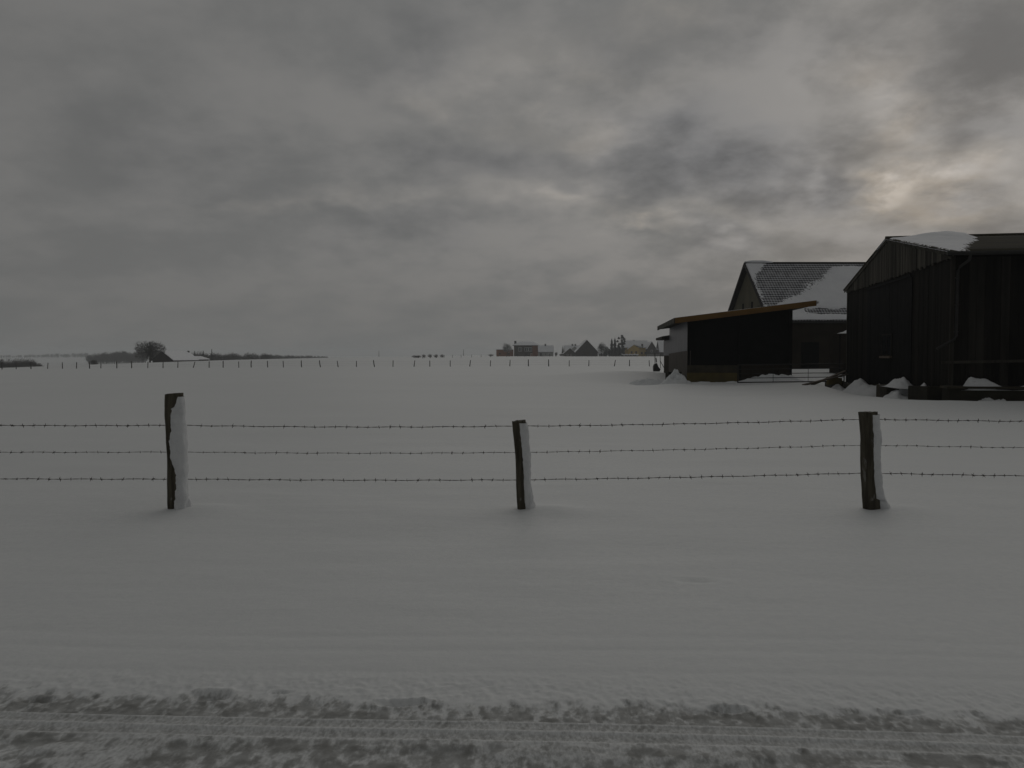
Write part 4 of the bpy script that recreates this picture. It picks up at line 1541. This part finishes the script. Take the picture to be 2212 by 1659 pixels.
# ------------------------------------------------------------------ houses
def gable_house(name, label, x0, x1, Y, depth, eave, ridge, wall, facing='eave', z0=None, roof_mat='tile_edge', snow=True, ov=.4, cat='house', hip=0.0, group=None):
    """facing 'eave': ridge runs left-right; 'gable': ridge runs away from the viewer"""
    z0 = .6 if z0 is None else z0
    b = empty(name, ((x0 + x1) / 2, Y, z0), label, cat, group)
    m = MB()
    if facing == 'gable':
        xm = (x0 + x1) / 2
        m.prism([(x0, Y, z0), (x1, Y, z0), (x1, Y, eave), (xm, Y, ridge - .12), (x0, Y, eave)], (0, depth, 0))
        m.build('wall', M[wall], b)
        sl = (ridge - eave) / (xm - x0)
        slopes = [[(x0 - ov, eave - ov * sl), (xm, ridge)], [(x1 + ov, eave - ov * sl), (xm, ridge)]]
        for (xa, za), (xb, zb) in slopes:
            m = MB()
            m.prism([(xa, Y - ov, za), (xb, Y - ov, zb), (xb, Y - ov, zb + .16), (xa, Y - ov, za + .16)], (0, depth + 2 * ov, 0))
            r = m.build('roof', M[roof_mat], b)
            if snow:
                m = MB()
                m.prism([(xa, Y - ov + .08, za + .162), (xb, Y - ov + .08, zb + .162), (xb, Y - ov + .08, zb + .36), (xa, Y - ov + .08, za + .33)], (0, depth + 2 * ov - .16, 0))
                m.build('roof_snow', M['roof_snow'], r)
    else:
        ym = Y + depth / 2
        if hip:
            m.box(x0, x1, Y, Y + depth, z0, eave)
        else:
            m.prism([(x0, Y, z0), (x0, Y + depth, z0), (x0, Y + depth, eave), (x0, ym, ridge - .12), (x0, Y, eave)], (x1 - x0, 0, 0))
        m.build('wall', M[wall], b)
        for dz, nm, mt in ((0, 'roof', roof_mat), (.17, 'roof_snow', 'roof_snow')):
            if nm == 'roof_snow' and not snow: continue
            t = .16 if nm == 'roof' else .22
            xa, xb, ya, yb = x0 - ov, x1 + ov, Y - ov, Y + depth + ov
            e, r = eave + dz - .05, ridge + dz
            m = MB()
            ra, rb = xa + hip, xb - hip
            lo = [(xa, ya, e), (xb, ya, e), (xb, yb, e), (xa, yb, e), (ra, ym, r), (rb, ym, r)]
            hi = [(p[0], p[1], p[2] + t) for p in lo]
            m.add(lo + hi, [(6, 7, 11, 10), (8, 9, 10, 11), (7, 8, 11), (9, 6, 10), (1, 0, 4, 5), (3, 2, 5, 4), (2, 1, 5), (0, 3, 4), (0, 1, 7, 6), (1, 2, 8, 7), (2, 3, 9, 8), (3, 0, 6, 9)])
            if nm == 'roof':
                roof = m.build('roof', M[mt], b)
            else:
                m.build('roof_snow', M[mt], roof)
    return b


def opening(b, x0, x1, z0, z1, Y, frame='white_paint', pane='glass', name='window', bars=0, t=.12):
    m = MB()
    m.box(x0, x0 + t, Y - .12, Y - .003, z0, z1).box(x1 - t, x1, Y - .12, Y - .003, z0, z1)
    m.box(x0 + t, x1 - t, Y - .12, Y - .003, z0, z0 + t).box(x0 + t, x1 - t, Y - .12, Y - .003, z1 - t, z1)
    for i in range(bars):
        xx = x0 + (x1 - x0) * (i + 1) / (bars + 1)
        m.box(xx - t / 2, xx + t / 2, Y - .11, Y - .004, z0 + t, z1 - t)
    w = m.build(name, M[frame], b)
    MB().box(x0 + t, x1 - t, Y - .05, Y - .005, z0 + t, z1 - t).build('pane', M[pane], w)
    return w


def chimney(b, x, y, z0, z1, w=.8, mat='house_brown'):
    m = MB()
    m.box(x - w / 2, x + w / 2, y - w / 2, y + w / 2, z0, z1).box(x - w / 2 - .08, x + w / 2 + .08, y - w / 2 - .08, y + w / 2 + .08, z1 + .002, z1 + .15)
    return m.build('chimney', M[mat], b)


# half-sunken barn at the left
def left_barn():
    c = Vector((-.4238 * 280, 280, 0))      # near gable corner
    gd = Vector((-7.7, 1.3, 0)); rd = Vector((2.5, 15.0, 0))
    ez, rz, zb = VZ(359.9, 280), VZ(351.7, 285), -6.0
    b = empty('sunken_barn', (c.x, c.y, -2.5), 'brown gabled barn with snowy roof half hidden below the field crest', 'barn')

    def q(f, r, z):
        p = c + gd * f + rd * r
        return (p.x, p.y, z)
    m = MB()
    m.prism([q(0, 0, zb), q(1, 0, zb), q(1, 0, ez), q(.5, 0, rz - .1), q(0, 0, ez)], rd)
    m.build('wall', M['house_brown'], b)
    for fa in (0, 1):
        sg = -.06 if fa == 0 else 1.06
        m = MB()
        zz_ = ez - .12 * (rz - ez)
        m.hexa([q(sg, -.04, zz_), q(.5, -.04, rz), q(.5, 1.04, rz), q(sg, 1.04, zz_), q(sg, -.04, zz_ + .15), q(.5, -.04, rz + .15), q(.5, 1.04, rz + .15), q(sg, 1.04, zz_ + .15)])
        r = m.build('roof', M['tile_edge'], b)
        m = MB()
        m.hexa([q(sg, -.03, zz_ + .152), q(.5, -.03, rz + .152), q(.5, 1.04, rz + .152), q(sg, 1.04, zz_ + .152), q(sg, -.03, zz_ + .36), q(.5, -.03, rz + .38), q(.5, 1.04, rz + .38), q(sg, 1.04, zz_ + .36)])
        m.build('roof_snow', M['roof_snow'], r)
    # lower annex with its own snowy roof
    m = MB()
    m.prism([q(.1, 1.06, zb), q(.9, 1.06, zb), q(.9, 1.06, ez + .1), q(.5, 1.06, ez + 1.0), q(.1, 1.06, ez + .1)], rd * .55)
    an = m.build('annex', M['house_brown'], b)
    m = MB()
    m.prism([q(.05, 1.05, ez + .0), q(.5, 1.05, ez + 1.02), q(.95, 1.05, ez + .0), q(.95, 1.05, ez + .25), q(.5, 1.05, ez + 1.28), q(.05, 1.05, ez + .25)], rd * .58)
    m.build('roof_snow', M['roof_snow'], an)
    p = q(.42, 1.0, 0)
    chimney(b, p[0], p[1], rz - .5, rz + .2, .5)


left_barn()

# red brick annex, brick house
YB = 500.0
b = empty('brick_annex', (VX(505, YB), YB, .6), 'long low red brick annex at the left end of the village', 'building')
MB().box(VX(496.3, YB), VX(513.4, YB), YB, YB + 8, 0, VZ(350, YB)).build('wall', M['red_brick'], b)
MB().box(VX(496.3, YB) - .15, VX(513.4, YB), YB - .15, YB + 8.1, VZ(350, YB) + .002, VZ(349.7, YB)).build('roof', M['tile_edge'], b)
MB().box(VX(496.3, YB), VX(513.3, YB), YB - .05, YB + 8, VZ(349.7, YB) + .002, VZ(349.7, YB) + .12).build('roof_snow', M['roof_snow'], b)
MB().box(VX(504, YB), VX(505.6, YB), YB - .5, YB - .01, VZ(351.2, YB), VZ(347.6, YB)).build('chimney', M['house_brown'], b)
for px in (499, 508):
    opening(b, VX(px, YB), VX(px + 1.6, YB), 2.0, 3.0, YB, frame='house_brown', bars=1)

YH = 498.0
b = gable_house('brick_house', 'two-storey red brick house with snowy hipped roof and white windows', VX(514, YH), VX(538, YH), YH, 11, VZ(345.6, YH), VZ(342.2, YH), 'red_brick', hip=4.5, ov=.9)
MB().box(VX(514.3, YH), VX(532.4, YH), YH - .10, YH - .002, .4, VZ(345.8, YH)).build('panel', M['grey_wall'], b)
zw0, zw1 = VZ(351.4, YH), VZ(347.6, YH)
for a_, c_, n_ in ((518.4, 521.9, 1), (524.5, 528.2, 1), (528.4, 531.9, 1)):
    opening(b, VX(a_, YH), VX(c_, YH), zw0, zw1, YH - .1, bars=n_, t=.16)
for a_, c_, z0_, z1_ in ((516, 518, .9, 2.6), (525, 527.5, 1.2, 2.8)):
    opening(b, VX(a_, YH), VX(c_, YH), z0_, z1_, YH - .1, frame='grey_wall')
opening(b, VX(530.4, YH), VX(532.2, YH), .5, 2.8, YH - .1, pane='red_brick', name='door')
chimney(b, VX(512.8, YH) + 1.6, YH + 3, VZ(345, YH), VZ(341.2, YH), 1.3)

YW = 492.0
b = gable_house('white_house', 'low pale house with big snowy roof right of the brick house', VX(538.6, YW), VX(553.4, YW), YW, 9, VZ(352.3, YW), VZ(346, YW), 'white_wall', ov=.3)
chimney(b, VX(545.6, YW), YW + 4.5, VZ(346.6, YW), VZ(344.1, YW), .9)
opening(b, VX(539.8, YW), VX(542, YW), .7, 3.0, YW, frame='white_wall', pane='house_brown', name='garage_door')
for px in (545, 549):
    opening(b, VX(px, YW), VX(px + 1.4, YW), 1.6, 2.8, YW)
sx, sz = VX(541.4, YW), VZ(348.7, YW)
MB().hexa([(sx - .4, YW + 2.0, sz - .3), (sx + .4, YW + 2.0, sz - .3), (sx + .4, YW + 3.4, sz - .3), (sx - .4, YW + 3.4, sz - .3), (sx - .4, YW + 2.2, sz + .1), (sx + .4, YW + 2.2, sz + .1), (sx + .4, YW + 3.2, sz + .8), (sx - .4, YW + 3.2, sz + .8)]).build('skylight', M['house_brown'], b)
bare_tree('round_shrub', VX(556, 488), 488, 2.6, 1.1, 71, 'round dark shrub right of the low pale house', cat='shrub', group='shrubs in the village', twig=.06, first=.05)
bare_tree('round_shrub', VX(561, 486), 486, 1.7, 1.4, 72, 'low wide shrub at the foot of the spire', cat='shrub', group='shrubs in the village', twig=.06, first=.05)

# slender spire
YS = 620.0
b = empty('spire', (VX(562.6, YS), YS, .6), 'slender dark pointed spire between the village roofs', 'spire')
xx = VX(562.6, YS)
m = MB()
zt = VZ(345.4, YS); zb = VZ(353, YS)
ring = [(xx + .85 * math.cos(R(45 + 45 * i)), YS + .85 * math.sin(R(45 + 45 * i)), zb) for i in range(8)]
m.add(ring + [(xx, YS, zt)], [(i, (i + 1) % 8, 8) for i in range(8)] + [tuple(reversed(range(8)))])
m.build('roof', M['tile_edge'], b)
MB().box(xx - .6, xx + .6, YS - .6, YS + .6, .3, zb - .003).build('tower', M['grey_wall'], b)

# white roofed house behind, small gable, dark barn
YR = 515.0
b = gable_house('snowy_roof_house', 'house with broad snowy roof and two chimneys behind the small gabled hut', VX(565, YR), VX(579, YR), YR, 10, VZ(351.6, YR), VZ(345.9, YR), 'white_wall')
for px in (572.9, 575.9):
    chimney(b, VX(px, YR), YR + 5, VZ(346.3, YR), VZ(344.2, YR), .9)
MB().prism([(VX(571.8, YR), YR - 2, .4), (VX(577.6, YR), YR - 2, .4), (VX(577.6, YR), YR - 2, VZ(349, YR)), (VX(574.7, YR), YR - 2, VZ(346.6, YR)), (VX(571.8, YR), YR - 2, VZ(349, YR))], (0, 5, 0)).build('wing', M['white_wall'], b)
YG = 484.0
b = gable_house('gabled_hut', 'small grey gabled hut with snow on its roof left of the dark barn', VX(563.9, YG), VX(575.9, YG), YG, 8, VZ(353.6, YG), VZ(348.5, YG), 'grey_wall', 'gable', ov=.5)
for px in (566.8, 570.4):
    opening(b, VX(px, YG), VX(px + 1.5, YG), 1.3, 2.3, YG)
YD = 480.0
b = gable_house('dark_barn', 'large dark brown gabled barn in the middle of the village', VX(575.8, YD), VX(597.8, YD), YD, 16, VZ(352.0, YD), VZ(340.4, YD), 'house_brown', 'gable', ov=.5, cat='barn')
opening(b, VX(583, YD), VX(590, YD), .6, 4.2, YD, frame='house_brown', pane='brown_wall', name='door', bars=1, t=.2)
opening(b, VX(585.4, YD), VX(587.2, YD), 5.4, 6.6, YD, frame='house_brown')
b = gable_house('low_shed', 'low shed with snow-covered roof right of the dark barn', VX(599.2, 482), VX(605.4, 482), 482, 4, VZ(354.2, 482), VZ(352.9, 482), 'white_wall', ov=.2, cat='shed')
b = empty('feed_trough', (VX(614.4, 445), 445, gz(VX(614.4, 445), 445)), 'dark feed trough in the snow below the columnar evergreens', 'trough')
x_, z_ = VX(614.4, 445), gz(VX(614.4, 445), 445)
MB().hexa([(x_ - .85, 444.6, z_ + .15), (x_ + .85, 444.6, z_ + .15), (x_ + .85, 445.4, z_ + .15), (x_ - .85, 445.4, z_ + .15), (x_ - 1.05, 444.4, z_ + .75), (x_ + 1.05, 444.4, z_ + .75), (x_ + 1.05, 445.6, z_ + .75), (x_ - 1.05, 445.6, z_ + .75)]).build('basin', M['house_brown'], b)
for sx in (-.7, .7):
    MB().box(x_ + sx - .06, x_ + sx + .06, 444.7, 445.3, z_ - .1, z_ + .148).build('leg', M['house_brown'], b)

# yellow house
YY = 490.0
b = gable_house('yellow_house', 'yellow rendered house with snowy roof and a front gable', VX(624.4, YY), VX(648, YY), YY, 10, VZ(348, YY), VZ(341, YY), 'yellow', ov=.4)
MB().prism([(VX(627.6, YY), YY - 3, .3), (VX(638.6, YY), YY - 3, .3), (VX(638.6, YY), YY - 3, VZ(348.4, YY)), (VX(633, YY), YY - 3, VZ(345.2, YY)), (VX(627.6, YY), YY - 3, VZ(349.0, YY))], (0, 2.99, 0)).build('wing', M['yellow'], b)
for xa, xb in ((626.9, 633), (641.5, 633)):
    m = MB()
    za = VZ(349.4, YY) if xa < 630 else VZ(347.6, YY)
    zb = VZ(345.0, YY)
    m.prism([(VX(xa, YY), YY - 3.4, za), (VX(xb, YY), YY - 3.4, zb), (VX(xb, YY), YY - 3.4, zb + .45), (VX(xa, YY), YY - 3.4, za + .45)], (0, 6.5, 0))
    m.build('roof_snow', M['roof_snow'], b)
chimney(b, VX(642, YY), YY - .2, VZ(348, YY), VZ(344.2, YY), .9)
chimney(b, VX(635, YY), YY + 5, VZ(341.5, YY), VZ(340.0, YY), .5)
for px, z0_, z1_, yf in ((630, 2.6, 4.0, YY - 3), (634.5, 2.6, 4.0, YY - 3), (641, 2.2, 3.6, YY), (644.5, 2.2, 3.6, YY)):
    opening(b, VX(px, YY), VX(px + 1.6, YY), z0_, z1_, yf, frame='house_brown')
b = gable_house('brown_house', 'brown boarded gable house right of the yellow house', VX(647.6, 484), VX(655.6, 484), 484, 10, VZ(348.2, 484), VZ(342, 484), 'house_brown', 'gable', ov=.5)
opening(b, VX(650.6, 484), VX(652.4, 484), 3.4, 4.8, 484)
MB().box(VX(655.6, 484) + .01, VX(658.4, 484), 485, 492, .4, VZ(350, 484)).build('lean_to', M['house_brown'], b)
MB().hexa([(VX(655.8, 484), 484.7, VZ(348.2, 484)), (VX(659, 484), 484.7, VZ(349.8, 484)), (VX(659, 484), 492.3, VZ(349.8, 484)), (VX(655.8, 484), 492.3, VZ(348.2, 484)), (VX(655.8, 484), 484.7, VZ(347.8, 484)), (VX(659, 484), 484.7, VZ(349.4, 484)), (VX(659, 484), 492.3, VZ(349.4, 484)), (VX(655.8, 484), 492.3, VZ(347.8, 484))]).build('lean_to_snow', M['roof_snow'], b)
b = gable_house('edge_house', 'house with large snowy roof partly hidden by the black shed', VX(660, 500), VX(690, 500), 500, 13, VZ(352.5, 500), VZ(341, 500), 'house_brown', ov=.5)
# hedge with snow on top
b = empty('clipped_hedge', (VX(630, 474), 474, .8), 'clipped dark hedge topped with snow in front of the yellow house', 'hedge')
hx0, hx1 = VX(621, 474), VX(638.5, 474)
vs, fs = [], []
rh = random.Random(9)
for i in range(1500):
    p = Vector((rh.uniform(hx0, hx1), 474 + rh.uniform(0, 1.0), rh.uniform(.5, 1.75)))
    v = Vector((rh.gauss(0, 1), rh.gauss(0, 1), rh.gauss(0, 1))).normalized()
    pyramid(vs, fs, p, p + v * .35, .12)
MB().add(vs, fs).build('foliage', M['hedge'], b)
m = MB()
px_ = [hx0 + (hx1 - hx0) * i / 20 for i in range(21)]
m.tube([(x, 474.5, 1.85 + .18 * math.sin(i * 1.3)) for i, x in enumerate(px_)], [.45 + .12 * math.sin(i * 2.1) for i in range(21)], 8)
m.build('hedge_snow', M['roof_snow'], b, smooth=True)
# picket fence
b = empty('picket_fence', (VX(648, 466), 466, .8), 'pale picket fence below the brown gable house', 'fence')
x = VX(647, 466)
pk = bpy.data.meshes.new('picket')
mm = MB().prism([(-.07, 0, -.2), (.07, 0, -.2), (.07, 0, 1.35), (0, 0, 1.5), (-.07, 0, 1.35)], (0, .05, 0))
pk.from_pydata(mm.v, [], mm.f)
pk.materials.append(M['white_wall'])
while x < VX(661, 466):
    o = bpy.data.objects.new('picket', pk)
    o.parent = b
    o.location = Vector((x, 466, gz(x, 466))) - b.location
    sc.collection.objects.link(o)
    x += .42
for zz_ in (.35, 1.0):
    MB().box(VX(647, 466), VX(661, 466), 466.055, 466.12, .82 + zz_, .90 + zz_).build('fence_rail', M['white_wall'], b)
bare_tree('low_shrub', VX(662, 460), 460, 2.2, 1.4, 80, 'dark low shrub at the right end of the picket fence', cat='shrub', group='shrubs in the village', twig=.05, first=.05)

# ------------------------------------------------------------------ winter haze
hm = bpy.data.materials.new('haze')
hm.use_nodes = True
ht = hm.node_tree
ht.nodes.clear()
ho = ht.nodes.new('ShaderNodeOutputMaterial')
hv = ht.nodes.new('ShaderNodeVolumePrincipled')
hv.inputs['Color'].default_value = (.92, .95, .97, 1)
hv.inputs['Density'].default_value = .0004
ht.links.new(hv.outputs[0], ho.inputs['Volume'])
o = MB().box(-2620, 2620, -60, 3520, -14, 22).build('haze', hm)
tag(o, 'thin winter haze over the fields', kind='stuff')
